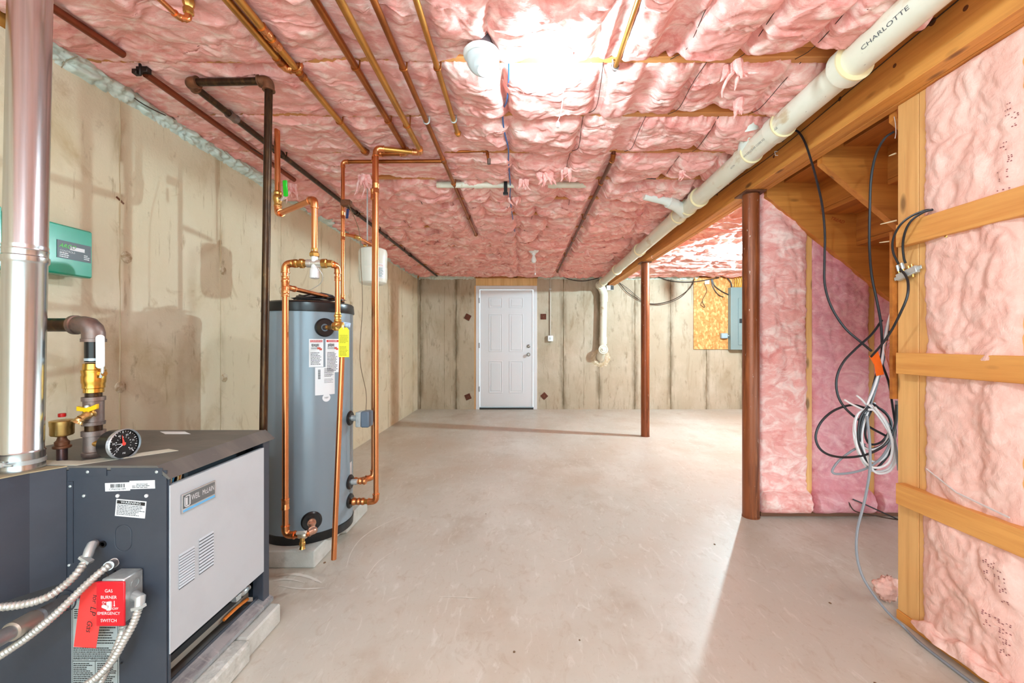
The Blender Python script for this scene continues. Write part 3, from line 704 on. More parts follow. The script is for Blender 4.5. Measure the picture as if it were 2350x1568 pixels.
# K: short brass-wrapped drop at the top left
zK = 2.205; xK = cx(395, 25, zK)
t = thing('copper_pipe', 'short copper pipe at the top left turning up into a brass fitting', 'pipe', (xK, 1.3, zK))
run(t, [(xK, 1.10, zK), (xK, 1.355, zK), (xK+.016, 1.372, zK+.008), (xK+.017, 1.372, 2.36)], .0085, copper, solder, bend=1.6)
obj('brass_fitting', MB().lathe((xK+.017, 1.372, zK+.022), (0,0,1), [(0,.011),(.004,.015),(.018,.016),(.024,.013),(.034,.017),(.05,.018),(.06,.014)], 8), brass, t)
obj('collar', MB().lathe((xK+.017, 1.372, zK+.075), (0,0,1), [(0,.014),(.02,.015),(.03,.010)], 16), steel, t)
# C and D with their two risers down to the tank
zC, zD = JZ-.026, JZ-.050
xC = cx(935, 350, zC); xD = cx(975, 365, zD)
RY1, RY2 = 2.36, 2.425
rxD, rxC = (863-CX)/F*RY1, (853-CX)/F*RY2
t = thing('copper_pipe', 'stained copper pipe from the ceiling down to the upper side port of the tank', 'pipe', (xC, 2, zC))
run(t, [(xC, 1.25, zC), (xC, RY2+.05, zC), (xC-.001, RY2+.05, zC-.055), (rxC, RY2, zC-.055), (rxC, RY2, .342), (-.985, 2.372, .342)][:2]+[(rxC, RY2+.05, zC-.004), (rxC, RY2+.03, .342), (-.985, 2.375, .342)], r1, copperd, solder)
for yy in (1.70, 2.11): strap(t, (xC, yy, zC), r1)
t2 = thing('copper_pipe', 'bright golden copper pipe from the ceiling down to the lower side port of the tank', 'pipe', (xD, 2, zD))
run(t2, [(xD, 1.25, zD), (xD, RY1+.06, zD), (rxD, RY1, zD+.0), (rxD, RY1, .234), (-.985, 2.365, .234)], r1, copperg, solder)
strap(t2, (xD, 2.11, zD), r1)
# bright vertical lengths are new copper
for tt in (t, t2):
    for c in kids(tt):
        if c.name.startswith('pipe') and 'strap' not in c.name:
            zz = [v.co.z for v in c.data.vertices]; 
            if max(zz)-min(zz) > .5: c.data.materials[0] = copper
for tt, x, y in ((t, rxC, RY2+.03), (t2, rxD, RY1)): coupling(tt, (x, y, 2.02), (0,0,1), r1, solder, .06)
for tt, z, yy in ((t, .342, 2.39), (t2, .234, 2.364)):
    obj('ribbed_adapter', MB().lathe((-.905, yy, z), (-1,0,0), [(0,r1*1.1),(0,.019),(.01,.021),(.016,.018),(.026,.018),(.032,.021),(.04,.018),(.05,.018),(.056,.0215),(.066,.0215),(.07,.018),(.078,.014)], 20), solder, tt)
# E with its tee and the branch pipe going left and down (L)
xE = cx(975, 270)
t = thing('copper_pipe', 'brown copper pipe running far back under the joists with a tee halfway', 'pipe', (xE, 2.8, CZ))
run(t, [(xE, 1.25, CZ), (xE, 4.36, CZ), (xE, 4.38, CZ+.09)], .0125, copperd, copperd)
for yy in (1.70, 2.11, 2.93, 3.74): strap(t, (xE, yy, CZ), .0125, steel if yy == 2.11 else copperd)
coupling(t, (xE, 2.56, CZ), (0,1,0), .0125, copperd, .055, 'tee')
xL, YL = (787-CX)/F*2.57, 2.57
zL = CZ-.006
t = thing('copper_pipe', 'thin copper pipe from the ceiling tee left and down behind the tank', 'pipe', (xL, YL, 1.4))
run(t, [(xE-.01, 2.56, zL), (xL, 2.57, zL), (xL, YL, P(0,690,YL).z), (-1.135, 2.03, P(0,660,2.0).z), (-1.150, 1.995, P(0,657,1.99).z)], .0111, copper, solder)
for c in kids(t):
    zz = [v.co.x for v in c.data.vertices]
    if c.name.startswith('pipe') and max(zz)-min(zz) > .4 : c.data.materials[0] = copperd
for z in (1.93, 1.80): coupling(t, (xL, YL, z), (0,0,1), .0111, solder, .05)
obj('cable_clamp', MB().obox((xL+.03, YL-.02, 2.0), (1,0,0), (0,1,0), (0,0,1), .03, .02, .018), rustfit, t, bevel=.004)
obj('blue_lever', MB().obox((xL+.045, YL-.04, 1.93), (1,0,0), (0,1,0), (.1,0,1), .008, .004, .03), M('dark_blue_lever', (34, 48, 96), (), .4), t, bevel=.003)
zb = P(0, 537, YL).z
run(t, [(xL, YL, zb), (xL+.06, YL+.08, zb), ((850-CX)/F*2.80, 2.80, zb-.01)], .0105, copper, brass)
# F and G and H
xF = cx(1005, 160)
t = thing('copper_pipe', 'copper pipe left of the smoke alarm ending in an upturned elbow', 'pipe', (xF, 1.8, CZ))
run(t, [(xF, 1.25, CZ), (xF, 2.255, CZ), (xF+.002, 2.275, CZ+.075)], .0115, copperg, copperg); strap(t, (xF, 2.10, CZ), .0115, steel); strap(t, (xF, 1.70, CZ), .0115)
xG = cx(1437, 82)
t = thing('copper_pipe', 'copper pipe stub right of the lit bulb ending in a pale capped elbow', 'pipe', (xG, 1.5, CZ))
run(t, [(xG, 1.25, CZ), (xG, 1.712, CZ), (xG, 1.725, CZ+.05)], .0095, copperg, ironfit); strap(t, (xG, 1.695, CZ), .0095, steel)
xH = cx(1345, 490)
t = thing('copper_pipe', 'thin brown pipe on the far ceiling between the door and the beam', 'pipe', (xH, 4.4, CZ))
run(t, [(xH, 2.50, JZ+.02), (xH, 2.54, CZ), (xH, 6.62, CZ), (xH, 6.66, CZ+.07)], .0125, M('brown_pipe', (116, 62, 38), (((80, 42, 28), (8, 8, 8), .45, .7, .7),), .4, .5), copperd)
for yy in (2.93, 3.74, 4.55, 5.37): strap(t, (xH, yy, CZ), .0125)
t = thing('copper_pipe', 'small branch of copper pipe ending in a drop elbow near the blue cable', 'pipe', (-.3, 2.5, CZ))
run(t, [(-.43, 2.49, JZ-.010), (-.215, 2.475, JZ-.012), (-.205, 2.478, JZ-.075)], .008, copperd, copperd)
obj('drop_cap', MB().cyl((-.204, 2.478, JZ-.058), (-.203, 2.478, JZ-.09), .0105), ironfit, t)
# J old copper pipe at the far left
xJ = cx(330, 165)
t = thing('copper_pipe', 'brown copper pipe nearest the left wall, half buried in wool', 'pipe', (xJ, 2.3, CZ))
run(t, [(xJ, 1.20, JZ-.045), (xJ, 1.635, JZ-.02), ], .0143, M('red_brown_pipe', (134, 62, 34), (((96, 42, 24), (6, 6, 6), .45, .7, .7),), .4, .6), copperd)
run(t, [(xJ, 1.735, CZ-.004), (xJ, 2.86, CZ-.004)], .0143, MATS['red_brown_pipe'], copperd)
obj('pipe_clamp', MB().obox((xJ-.004, 1.73, CZ+.008), (1,0,0), (0,1,0), (0,0,1), .024, .012, .012).obox((xJ-.026, 1.72, CZ-.006), (1,0,0), (0,1,0), (0,0,1), .01, .012, .01).cyl((xJ-.01,1.72,CZ-.02),(xJ-.01,1.72,CZ+.04),.006,n=8), M('black_clamp', (42, 30, 26), (), .4, .5), t, bevel=.003)
# iron gas pipe
xI = cx(430, 185); xI2 = (617-CX)/F*1.78; zI = P(0, 187, 1.78).z-.0
t = thing('gas_pipe', 'black iron gas pipe dropping behind the boiler from the left ceiling', 'pipe', (xI, 3, CZ))
run(t, [(xI, 6.95, CZ-.004), (xI, 1.79, CZ-.004), (xI2+.0, 1.78, CZ-.004), ((598-CX)/F*1.76, 1.76, .02)], .0155, iron, rustfit, fit=1.42, bend=1.5)
for yy, m_ in ((2.06, ironfit), (2.45, iron), (3.6, iron), (4.4, ironfit), (5.3, iron)): coupling(t, (xI, yy, CZ-.004), (0,1,0), .0155, m_, .055, fit=1.28)
for yy in (2.5, 3.33, 4.14, 5.0): strap(t, (xI, yy, CZ), .0155, iron)
# pvc drain
PR = .0572; xP, zP = 1.268, H+1.085
drain = thing('drain_pipe', 'fat white plastic drain pipe hung along the beam and dropping to the back wall', 'drain pipe', (xP, 4, zP))
slope = lambda y: zP-.022*(y-1.3)
yE = 6.93
pts = [(xP, .6, slope(.6)), (xP+.01, yE, slope(yE)-.0)]
p_end = Vector(pts[1]); dn = Vector(((1386-CX)/F*6.97, 6.97, P(0, 690, 6.97).z))
arc = [p_end, p_end+Vector((.06,.04,-.05)), Vector((dn.x, dn.y, p_end.z-.16))]
obj('pipe', MB().cyl(pts[0], pts[1], PR, n=36), pvc, drain)
obj('elbow', MB().tube(smoothpts([p_end-Vector((0,.09,0)), p_end, p_end+Vector((.045,.03,-.04)), Vector((dn.x, dn.y, p_end.z-.15)), Vector((dn.x, dn.y, p_end.z-.24))], 5), PR*1.13, 28), pvc, drain)
zt, zb_ = p_end.z-.15, P(0, 800, 6.97).z
obj('pipe', MB().cyl((dn.x, dn.y, zt), (dn.x-.02, dn.y, zb_), PR, n=28), pvc, drain)
obj('hub', MB().cyl((dn.x, dn.y, P(0,693,6.97).z), (dn.x, dn.y, P(0,672,6.97).z), PR*1.14, n=28), pvc, drain)
obj('hub', MB().cyl((dn.x-.016, dn.y, P(0,790,6.97).z), (dn.x-.013, dn.y, P(0,774,6.97).z), PR*1.14, n=28), pvc, drain)
cw = P(1383, 806, 6.95)
obj('wye', MB().tube([cw+Vector((.01,.0,.10)), cw+Vector((0,0,.02)), cw+Vector((-.01,.06,-.05)), P(1378, 822, YB-.002)+Vector((0,.04,0))], [PR*1.1, PR*1.15, PR*1.2, PR*1.2], 28), pvc, drain)
cl = obj('cleanout_hub', MB().lathe(cw+Vector((0,.02,-.01)), (-.05,-.8,.25), [(0,PR*1.1),(.10,PR*1.15),(.10,PR*1.35),(.135,PR*1.35),(.135,PR*1.1),(.12,PR*.9)], 28), pvc, drain)
obj('cleanout_plug', MB().lathe(cw+Vector((0,.02,-.01)), (-.05,-.8,.25), [(.12,PR*.9),(.142,PR*.9)], 28).obox(cw+Vector((0,.02,-.01))+Vector((-.05,-.8,.25)).normalized()*.15, (1,0,.3), (0,-.95,.3), (-.3,.3,1), .022, .014, .022), pvc, drain)
def collar(y, L, fit=1.14, rim=pvccem):
    z = slope(y); x = xP+.01*(y-.6)/6.3
    h = obj('hub', MB().lathe((x, y, z), (0,1,0), [(0,PR),(0,PR*fit),(L,PR*fit),(L+.004,PR)], 36), pvc, drain)
    obj('rim', MB().lathe((x, y-.004, z), (0,1,0), [(0,PR*.995),(0,PR*fit*1.015),(.006,PR*fit*1.015),(.007,PR)], 36), rim, h)
collar(1.585, .05, 1.30); collar(2.02, .07); collar(2.30, .08); collar(2.98, .05, 1.22); collar(3.18, .07); collar(3.38, .06); collar(4.5, .10, 1.2); collar(5.6, .10, 1.2); collar(6.55, .08)
# branches
b0 = Vector((xP, 2.34, slope(2.34))); b1 = P(1722, 318, 2.14)
b1 = Vector((xP-.09, 2.17, JZ-.0)); 
obj('branch', MB().tube([b0, b0+(b1-b0)*.5+Vector((0,0,.02)), b1, b1+Vector((-.02,-.03,.16))], [.05, .044, .040, .038], 24), M('shaded_pvc', (226, 228, 220), (), .35), drain)
obj('branch_hub', MB().cyl(b1-Vector((-.02,-.03,.03)), b1+Vector((0,-.01,.045)), .050, n=24), MATS['shaded_pvc'], drain)
c0 = Vector((xP, 3.24, slope(3.24)-.02)); c1 = P(1520, 437, 2.98)
obj('branch', MB().tube([c0, c0+Vector((-.07,-.06,.02)), c0+Vector((-.20,-.12,.05)), c0+Vector((-.36,-.14,.075))], [.046, .044, .03, .026], 24), MATS['shaded_pvc'], drain)
obj('branch_hub', MB().cyl(c0+Vector((-.10,-.08,.028)), c0+Vector((-.17,-.11,.042)), .042, n=24), MATS['shaded_pvc'], drain)
# printed name along the pipe
class Along:
    def __init__(s, y0, a0, dirn): s.y0 = y0; s.a0 = a0; s.d = dirn
    def __call__(s, u, v, w=0):
        y = s.y0+s.d*u; a = s.a0-v/PR; return Vector((xP+.01*(y-.6)/6.33+math.cos(a)*(PR+w), y, slope(y)+math.sin(a)*(PR+w)))
prt = M('pipe_print', (84, 84, 88), (), .6)
AL = Along(1.490, PI*1.14, -1)
text('pipe_lettering', 'CHARLOTTE', AL, 0, 0, .019, prt, drain, squash=1.7, w=.0008)
text('pipe_lettering', 'ASTM F891 NSF-DWV CELLULAR CORE FOR DRAINAGE', Along(2.44, PI*1.2, -1), 0, 0, .014, M('pale_pipe_print', (132, 130, 128), (), .6), drain, squash=1.3, w=.0008)
# white pipe showing in a gap between batts
t = thing('plastic_pipe', 'white plastic pipe showing between the batts beyond the blue cable', 'pipe', (0, 2.85, 2.3))
obj('pipe', MB().cyl((-.62, 2.985, JZ-.020), (.50, 2.985, JZ-.020), .022, n=20), pvc, t)
for xx in (-.35, .18): obj('hub', MB().cyl((xx, 2.985, JZ-.020), (xx+.06, 2.985, JZ-.020), .026, n=20), pvc, t)
t = thing('junction_bracket', 'small black bracket hanging between batts in front of the white pipe', 'bracket', (-.12, 2.94, 2.25))
obj('bracket', MB().box(-.135, -.11, 2.925, 2.94, 2.195, 2.30).box(-.14, -.105, 2.92, 2.95, 2.19, 2.205), black, t, bevel=.003)
# ================================================================ LAMPS, ALARM, BACK WALL FITTINGS
def bulb(t, c, strength, off=False):
    bm_ = M('glowing_bulb_%d' % strength, LAMP_COLOUR, (), .3, emit=strength) if not off else M('unlit_bulb', (236, 238, 236), (), .25)
    mb = MB().lathe(c, (0,0,-1), [(0,.013),(.012,.014),(.03,.020),(.05,.028),(.066,.0305),(.08,.028),(.09,.020),(.096,.010),(.098,.002)], 24)
    return obj('light_bulb', mb, bm_, t)
def holder(x, y, label, strength, base_dark=True, off=False, string=None, dz=0):
    t = thing('ceiling_light', label, 'ceiling light', (x, y, 2.30), 'keyless lampholders on the joists')
    if base_dark: obj('outlet_box', MB().lathe((x,y,2.255), (0,0,1), [(0,.050),(.045,.048),(.07,.040)], 8 if off else 24), M('dark_box', (52, 46, 50), (), .5, .2), t)
    obj('lamp_holder', MB().lathe((x,y,2.258), (0,0,-1), [(0,.056),(.010,.058),(.018,.054),(.030,.040),(.036,.024),(.052,.022),(.058,.018)], 36), white, t)
    bulb(t, (x, y, 2.205), strength, off)
    if string:
        pts, rr = string
        s_ = obj('pull_cord', MB().tube(smoothpts(pts, 4), .0014, 5), cabw, t)
        obj('cord_knob', MB().lathe(pts[-1], (0,0,-1), [(0,.003),(.006,.006),(.018,.0085),(.026,.006),(.028,.002)], 12), white, s_)
    if dz:
        for c in kids(t): c.location.z += dz
    return t
holder(.137, 1.60, 'lit bare bulb in a white lampholder on the nearest joist', BULB_NEAR, string=([(.155, 1.63, 2.24), (.165, 1.66, 2.18), (.157, 1.70, 2.09), (.148, 1.745, 2.075)], 0))
holder(.05, -.95, 'bare bulb behind the camera', BULB_BEHIND)
holder(2.75, 4.75, 'bare bulb beyond the beam', BULB_RIGHT)
holder(.128, 4.86, 'small unlit bulb in a black-topped lampholder out over the far floor', 0, off=True, string=([(.14, 4.89, 2.19), (.145, 4.90, 2.1), (.145, 4.90, 2.0)], 0), dz=-.03)
# smoke alarm: mounted base and the alarm tilted off it
ax, ay = -.158, 1.585
t = thing('smoke_detector', 'round white smoke alarm hanging tilted on the nearest joist', 'smoke detector', (ax, ay, 2.30))
obj('outlet_box', MB().lathe((ax,ay,2.25), (0,0,1), [(0,.050),(.05,.05)], 8), M('grey_box', (104, 92, 96), (), .5, .3), t)
obj('mounting_base', MB().lathe((ax,ay,2.252), (0,0,-1), [(0,.066),(.006,.070),(.016,.069),(.022,.062)], 48), white, t)
d = Vector((.04, -.42, -1)).normalized(); o = Vector((ax+.005, ay+.004, 2.232))
body = obj('alarm_body', MB().lathe(o, d, [(0,.060),(.012,.062),(.022,.060),(.034,.052),(.040,.044),(.0415,.030),(.042,.0)], 48, capb=False), M('alarm_plastic', (216, 224, 228), (), .4), t)
obj('test_button', MB().lathe(o+d*.040+Vector((.012,.0,.004)), d, [(0,.008),(.003,.008),(.004,.006)], 20), white, body)
obj('grille_ring', MB().lathe(o+d*.0405+Vector((-.012,.012,-.004)), d, [(0,.009),(.002,.009),(.0022,.006)], 20), M('alarm_shadow_line', (176, 184, 190), (), .5), body)
a_ = d.orthogonal().normalized(); b_ = d.cross(a_)
obj('seam_line', MB().tube([o+d*.041+(a_*math.cos(q)*.026+b_*math.sin(q)*.026)+Vector((.004,.016,-.008)) for q in [k*.3 for k in range(9)]], .0012, 5), white, body)
# ---- conduit and box by the door
cxd = (1263-CX)/F*7.07
t = thing('conduit_box', 'small white switch box at the foot of a thin conduit right of the door', 'electrical box', (cxd, 7.06, 1.15))
obj('conduit', MB().cyl((cxd, 7.075, P(0,770,7.07).z), (cxd, 7.075, 2.26), .011), M('grey_conduit', (196, 186, 172), (), .5, .3), t)
cb = P(1263, 777, 7.06)
obj('box', MB().box(cb.x-.046, cb.x+.046, 7.03, 7.088, cb.z-.05, cb.z+.05), white, t, bevel=.008)
obj('switch', MB().box(cb.x-.008, cb.x+.008, 7.018, 7.03, cb.z-.02, cb.z+.02), steel, t, bevel=.002)
obj('conduit_clip', MB().box(cxd-.02, cxd+.02, 7.062, 7.088, 2.05, 2.065), steel, t, bevel=.002)
# outlet in the beam pocket
t = thing('conduit_box', 'white outlet box tucked under the far end of the beam', 'electrical box', P(1401, 662, 7.05))
c = P(1401, 661, 7.05)
obj('box', MB().box(c.x-.07, c.x+.045, 7.03, 7.088, c.z-.04, c.z+.04), white, t, bevel=.006)
obj('outlet_face', MB().box(c.x+.0, c.x+.05, 7.022, 7.032, c.z-.035, c.z+.035), M('dark_outlet', (50, 44, 40), (), .5), t, bevel=.003)
# board, breaker panel
a = P(1592, 637, 7.07); b = P(1800, 802, 7.07)
t = thing('backing_board', 'orange-brown strand board fixed to the back wall behind the breaker panel', 'board', (a.x+.6, 7.08, b.z))
obj('board', MB().box(a.x, b.x, 7.068, 7.084, b.z, 2.255), osb, t, smooth=False)
obj('tag', MB().box(P(1618,0,7.06).x, P(1628,0,7.06).x, 7.062, 7.068, P(0,652,7.06).z, P(0,643,7.06).z), paper, t, smooth=False)
a = P(1675, 660, 7.0); b = P(1760, 803, 7.0)
t = thing('breaker_panel', 'grey-green breaker panel half hidden by the nearer column', 'breaker panel', (a.x+.2, 7.02, b.z))
obj('cabinet', MB().box(a.x, b.x, 6.97, 7.066, b.z, a.z), panelg, t, bevel=.004)
obj('cabinet_door', MB().box(P(1692,0,7).x, P(1745,0,7).x, 6.958, 6.97, P(0,792,7).z, P(0,685,7).z), panelg, t, bevel=.004)
obj('latch', MB().box(P(1694,0,7).x, P(1700,0,7).x, 6.95, 6.958, P(0,742,7).z, P(0,732,7).z), dark, t, bevel=.001)
t = thing('junction_box', 'small pale blue-grey box on the strand board beside the breaker panel', 'electrical box', P(1661, 771, 7.04))
c = P(1661, 771, 7.04); obj('box', MB().box(c.x-.055, c.x+.055, 7.0, 7.066, c.z-.045, c.z+.045), M('pale_blue_box', (168, 190, 206), (), .4, .3), t, bevel=.01)
obj('connector', MB().cyl((c.x+.055, 7.04, c.z), (c.x+.085, 7.04, c.z), .014), steel, t)
# cables at the back wall
def cable(label, pts, r, mat, k=8, n=7, group=None, cat='cable'):
    return setp(obj('cable', MB().tube(smoothpts(pts, k), r, n), mat), label, cat, group)
yb = 7.05
cable('thin cable sagging deepest across the back wall behind the far column', [P(1420,648,yb), P(1445,675,yb), P(1490,697,yb), P(1540,690,yb), P(1580,665,yb), P(1594,640,yb)], .006, wirem)
cable('thin cable sagging from the beam end, just above the deepest one', [P(1415,645,yb), P(1440,662,yb), P(1475,690,yb), P(1510,700,yb), P(1560,684,yb-.02), P(1592,650,yb-.02)], .005, wirem)
cable('dark cable draped along the top of the back wall right of the far column', [P(1500,632,yb), P(1540,645,yb), P(1590,647,yb-.02), P(1650,638,yb-.03)], .007, rubber)
cable('dark cable draped along the top of the back wall between door and beam', [P(1285,632,yb), P(1310,642,yb), P(1340,645,yb), P(1375,638,yb)], .007, rubber)
cable('black cable curving across the strand board to the breaker panel', [P(1634,640,yb), P(1640,656,yb), P(1655,668,yb), P(1674,678,yb)], .009, rubber)
cable('second black cable curving lower across the strand board', [P(1632,640,yb-.01), P(1637,660,yb-.01), P(1648,676,yb-.01), P(1660,682,yb-.01)], .007, rubber)
cable('short black cable hanging above the breaker panel', [P(1672,622,yb-.04), P(1668,635,yb-.05), P(1677,648,yb-.05), P(1680,660,yb-.05)], .009, rubber)
for i in range(4):
    setp(cable('yellow cable fanning into the top of the breaker panel', [P(1684+i*5,630,yb-.03), P(1688+i*5,645,yb-.05), P(1686+i*4,662,yb-.06)], .007, M('yellow_cable', (214, 164, 50), (), .5)), group='yellow cables above the breaker panel')
cable('loose thin wire looped on the strand board', [P(1616,650,yb), P(1622,668,yb), P(1612,690,yb), P(1618,705,yb), P(1608,700,yb), P(1612,692,yb)], .004, wirem)
# ceiling cables
cable('white cable bundle across the joists at the top right', [P(1870,-6,1.42), P(1930,6,1.42), P(2000,12,1.42), P(2060,6,1.43), P(2100,-2,1.46)], .0042, cabw)
cable('black cable beside the white one at the top right', [P(1855,-14,1.43), P(1930,-2,1.43), P(2000,4,1.43), P(2085,-4,1.44)], .0042, rubber)
cable('black cable lying over the far joists left of the drain', [P(1330,408,2.92), P(1400,402,2.92), P(1450,408,2.92), P(1505,410,2.92)], .005, rubber)
cable('thin dark wire stapled to the ceiling edge above the left wall', [P(270,190,1.86), P(330,240,1.93), P(430,285,2.2), P(520,310,2.3), P(600,355,2.42)], .0025, wirem)
cable('brown wire strung along the beam above the staples', [(bx-.003, 1.35, 2.285), (bx-.004, 1.8, 2.262), (bx-.004, 2.37, 2.235), (bx-.004, 2.9, 2.25), (bx-.004, 3.4, 2.262)], .0022, wirem)
mm = M('old_brass_wire', (150, 104, 50), (), .4, .6)
for i, (pts) in enumerate(([(3,30),(12,70),(16,110),(14,160),(17,220)], [(-4,60),(4,130),(10,160),(14,190),(8,240)], [(-3,110),(6,160),(12,200),(14,250),(18,300)])):
    cable(('brown wire at the left edge behind the flue, outermost', 'brown wire crossing behind the flue at the left edge', 'brown wire dropping lowest behind the flue at the left edge')[i], [P(a, b, 1.55) for a, b in pts], .0042, mm)
cable('thin grey wire curling out beside the flue under the ceiling', [P(118,195,1.62), P(130,175,1.62), P(142,152,1.62), P(150,140,1.62), P(178,130,1.63)], .0022, M('grey_wire', (140, 128, 104), (), .5))
# green expansion-line valve riser left of the tank (left riser, slanting link, mixing valve)
# ================================================================ WATER TANK and its piping
TC = Vector((-1.222, 2.372, 0)); TR = .230
pad = obj('concrete_pad', MB().prism([(-1.62,2.09,0),(-1.052,2.09,0),(-1.052,2.33,0),(-1.085,2.345,0),(-1.085,2.46,0),(-1.050,2.475,0),(-1.050,2.80,0),(-1.62,2.80,0)], (0,0,.088)), conc, bevel=.006, smooth=False)
setp(pad, 'pale concrete pad with a notched edge under the blue-grey tank', 'pad')
tank = thing('water_tank', 'tall blue-grey hot water tank with black top and bottom rims', 'water heater', (TC.x, TC.y, .088))
obj('tank_shell', MB().lathe((TC.x,TC.y,.13), (0,0,1), [(0,TR),(1.185,TR)], 96), tankm, tank)
obj('bottom_rim', MB().lathe((TC.x,TC.y,.089), (0,0,1), [(0,TR-.004),(.0,TR+.001),(.045,TR+.004),(.047,TR)], 96), black, tank)
obj('top_cap', MB().lathe((TC.x,TC.y,1.306), (0,0,1), [(0,TR+.006),(.004,TR+.008),(.047,TR+.004),(.055,TR-.004),(.06,TR-.03),(.062,.01)], 96), black, tank)
def tank_ang(px):
    t = (px-CX)/F; a = t*t+1; b = -2*(t*TC.x+TC.y); c = TC.x**2+TC.y**2-TR**2
    y = (-b-math.sqrt(max(0, b*b-4*a*c)))/(2*a); return math.atan2(y-TC.y, t*y-TC.x), y
def tz(px, py): return H-(py-CY)/F*tank_ang(px)[1]
def tank_patch(name, px0, px1, py0, py1, mat, w=.0008, parent=None, label=None):
    a0, y0 = tank_ang(px0); a1, _ = tank_ang(px1); S = Round(TC, TR, a0, tz(px0, py1)); wd = (a1-a0)*TR; ht = tz(px0, py0)-S.z0
    o_ = obj(name, slab(MB(), S, 0, wd, 0, ht, 0, w, 12), mat, parent or tank, label)
    return S, wd, ht, o_
redi = M('red_ink', (214, 52, 46), (), .5)
for i, (a, b) in enumerate(((709, 742), (747, 778))):
    S, w_, h_, o_ = tank_patch('warning_label', a, b, 778, 843 if i == 0 else 856, paper)
    obj('red_header', slab(MB(), S, .005, w_-.004, h_-.017, h_-.006, .0008, .0012, 6), redi, o_)
    text('header_text', 'WARNING' if i == 0 else 'DANGER', S, w_*.5, h_-.0115, .010, paper, o_, w=.0016, align='CENTER', squash=1.25)
    mb = MB()
    for j in range(9): slab(mb, S, .012+j*.004, .0145+j*.004, h_-.038-R.random()*.006, h_-.028+R.random()*.004, .0008, .0012, 1)
    for j in range(3): slab(mb, S, .010, w_-.03, h_-.046-j*.004, h_-.0445-j*.004, .0008, .0012, 3)
    obj('scald_drawing', mb, inkb, o_)
    obj('hand_drawing', slab(slab(MB(), S, w_-.030, w_-.014, h_-.055, h_-.044, .0008, .0013, 2), S, w_-.02, w_-.007, h_-.060, h_-.050, .0008, .0012, 2), M('hand_red', (206, 84, 66), (), .5), o_)
    mb = lines(MB(), S, .008, w_-.008, h_-.072, .012, .0075, .0032, .0008, R, 1, .008); obj('fine_print', mb, ink, o_)
S, w_, h_, o_ = tank_patch('rating_label', 723, 768, 843.5, 908, paper)
obj('fine_print', lines(lines(MB(), S, .045, w_-.006, h_-.008, h_-.05, .0052, .0024, .0008, R, 1, .006), S, .045, w_-.01, h_-.064, h_-.085, .006, .002, .0008, R, 1, .006), ink, o_)
mb = MB()
for j in range(16): slab(mb, S, .014, .026, h_-.014-j*.0032-R.random()*.001, h_-.0125-j*.0032, .0008, .0012, 1)
obj('barcode', mb, ink, o_)
a0, y0 = tank_ang(749); mb = MB(); S = Round(TC, TR, a0, tz(749, 913))
n = 28; vs = [S(math.cos(2*PI*k/n)*.021, math.sin(2*PI*k/n)*.021, .0014) for k in range(n)]
rs = obj('round_sticker', mb.add(vs, [tuple(range(n))]), paper, tank, smooth=False); text('sticker_text', 'NSF', S, 0, 0, .012, ink, rs, w=.002, align='CENTER')
tank_patch('side_label', 803, 807, 1062, 1095, paper)
def port(a, z, R_=.05, L=.0):
    n_ = Vector((math.cos(a), math.sin(a), 0)); o = TC+n_*(TR-.012)+Vector((0,0,z))
    return obj('port_grommet', MB().lathe(o, n_, [(0,R_),(.016,R_),(.022,R_*.86),(.022,R_*.42),(.008,R_*.40)], 32, capb=False), black, tank), o, n_
a1, y1 = tank_ang(745); pz1 = tz(745, 752); g1, o1, n1 = port(a1, pz1)
obj('port_nipple', MB().cyl(o1, o1+n1*.05, .013), ironfit, g1)
a2, y2 = tank_ang(715); pz2 = tz(715, 1196); g2, o2, n2 = port(a2, pz2)
obj('port_nipple', MB().lathe(o2, n2, [(0,.017),(.03,.017),(.03,.021),(.042,.021),(.042,.015),(.06,.015)], 16), M('pink_brass', (200, 158, 136), (), .35, .8), g2)
for z in (.708, .342, .234):
    g, o, n_ = port(0.0+.01, z, .042); obj('port_nipple', MB().cyl(o, o+n_*.055, .0165), steel, g)
# ---- copper loop in front of the tank: drain cock at the bottom, tempering valve on top
YM = 1.985; xM = (655-CX)/F*YM
zt, zbm = P(0, 605, YM).z, P(0, 1228, YM).z
loop = thing('copper_pipe', 'copper riser in front of the tank from drain cock to white mixing valve', 'pipe', (xM, YM, zbm))
vx = (722-CX)/F*YM; zv = P(0, 605, YM).z
run(loop, [(vx-.035, YM, zv), (xM, YM, zv), (xM, YM, zbm), ((690-CX)/F*YM, YM, zbm)], .0143, copper, solder)
for py in (641, 674, 658): coupling(loop, (xM, YM, P(0,py,YM).z), (0,0,1), .0143, solder, .03 if py != 658 else .06)
coupling(loop, (xM, YM, P(0, 1157, YM).z), (0,0,1), .0143, solder, .05)
obj('thread_fittings', MB().lathe((xM+.03, YM, zv), (1,0,0), [(0,.015),(.0,.019),(.008,.019),(.012,.016),(.018,.021),(.026,.021),(.03,.017),(.036,.017),(.042,.023),(.056,.023),(.06,.018),(.075,.018)], 10), brass, loop)
cb_ = Vector(((692-CX)/F*YM, YM, zbm))
dv = obj('drain_cock', MB().lathe(cb_+Vector((-.014,0,0)), (1,0,0), [(0,.014),(.006,.018),(.034,.018),(.04,.014)], 10), M('pale_brass', (214, 196, 170), (), .35, .8), loop)
obj('cock_tee', MB().lathe(cb_+Vector((.006,-.004,0)), (0,0,-1), [(0,.011),(.03,.011),(.034,.014),(.044,.014),(.048,.010),(.06,.012),(.064,.014)], 12), brass, dv)
obj('cock_wing', MB().obox(cb_+Vector((.006,-.012,.016)), (1,0,.1), (0,1,0), (-.1,0,1), .024, .007, .007), M('pale_wing', (226, 220, 208), (), .35, .6), dv, bevel=.002)
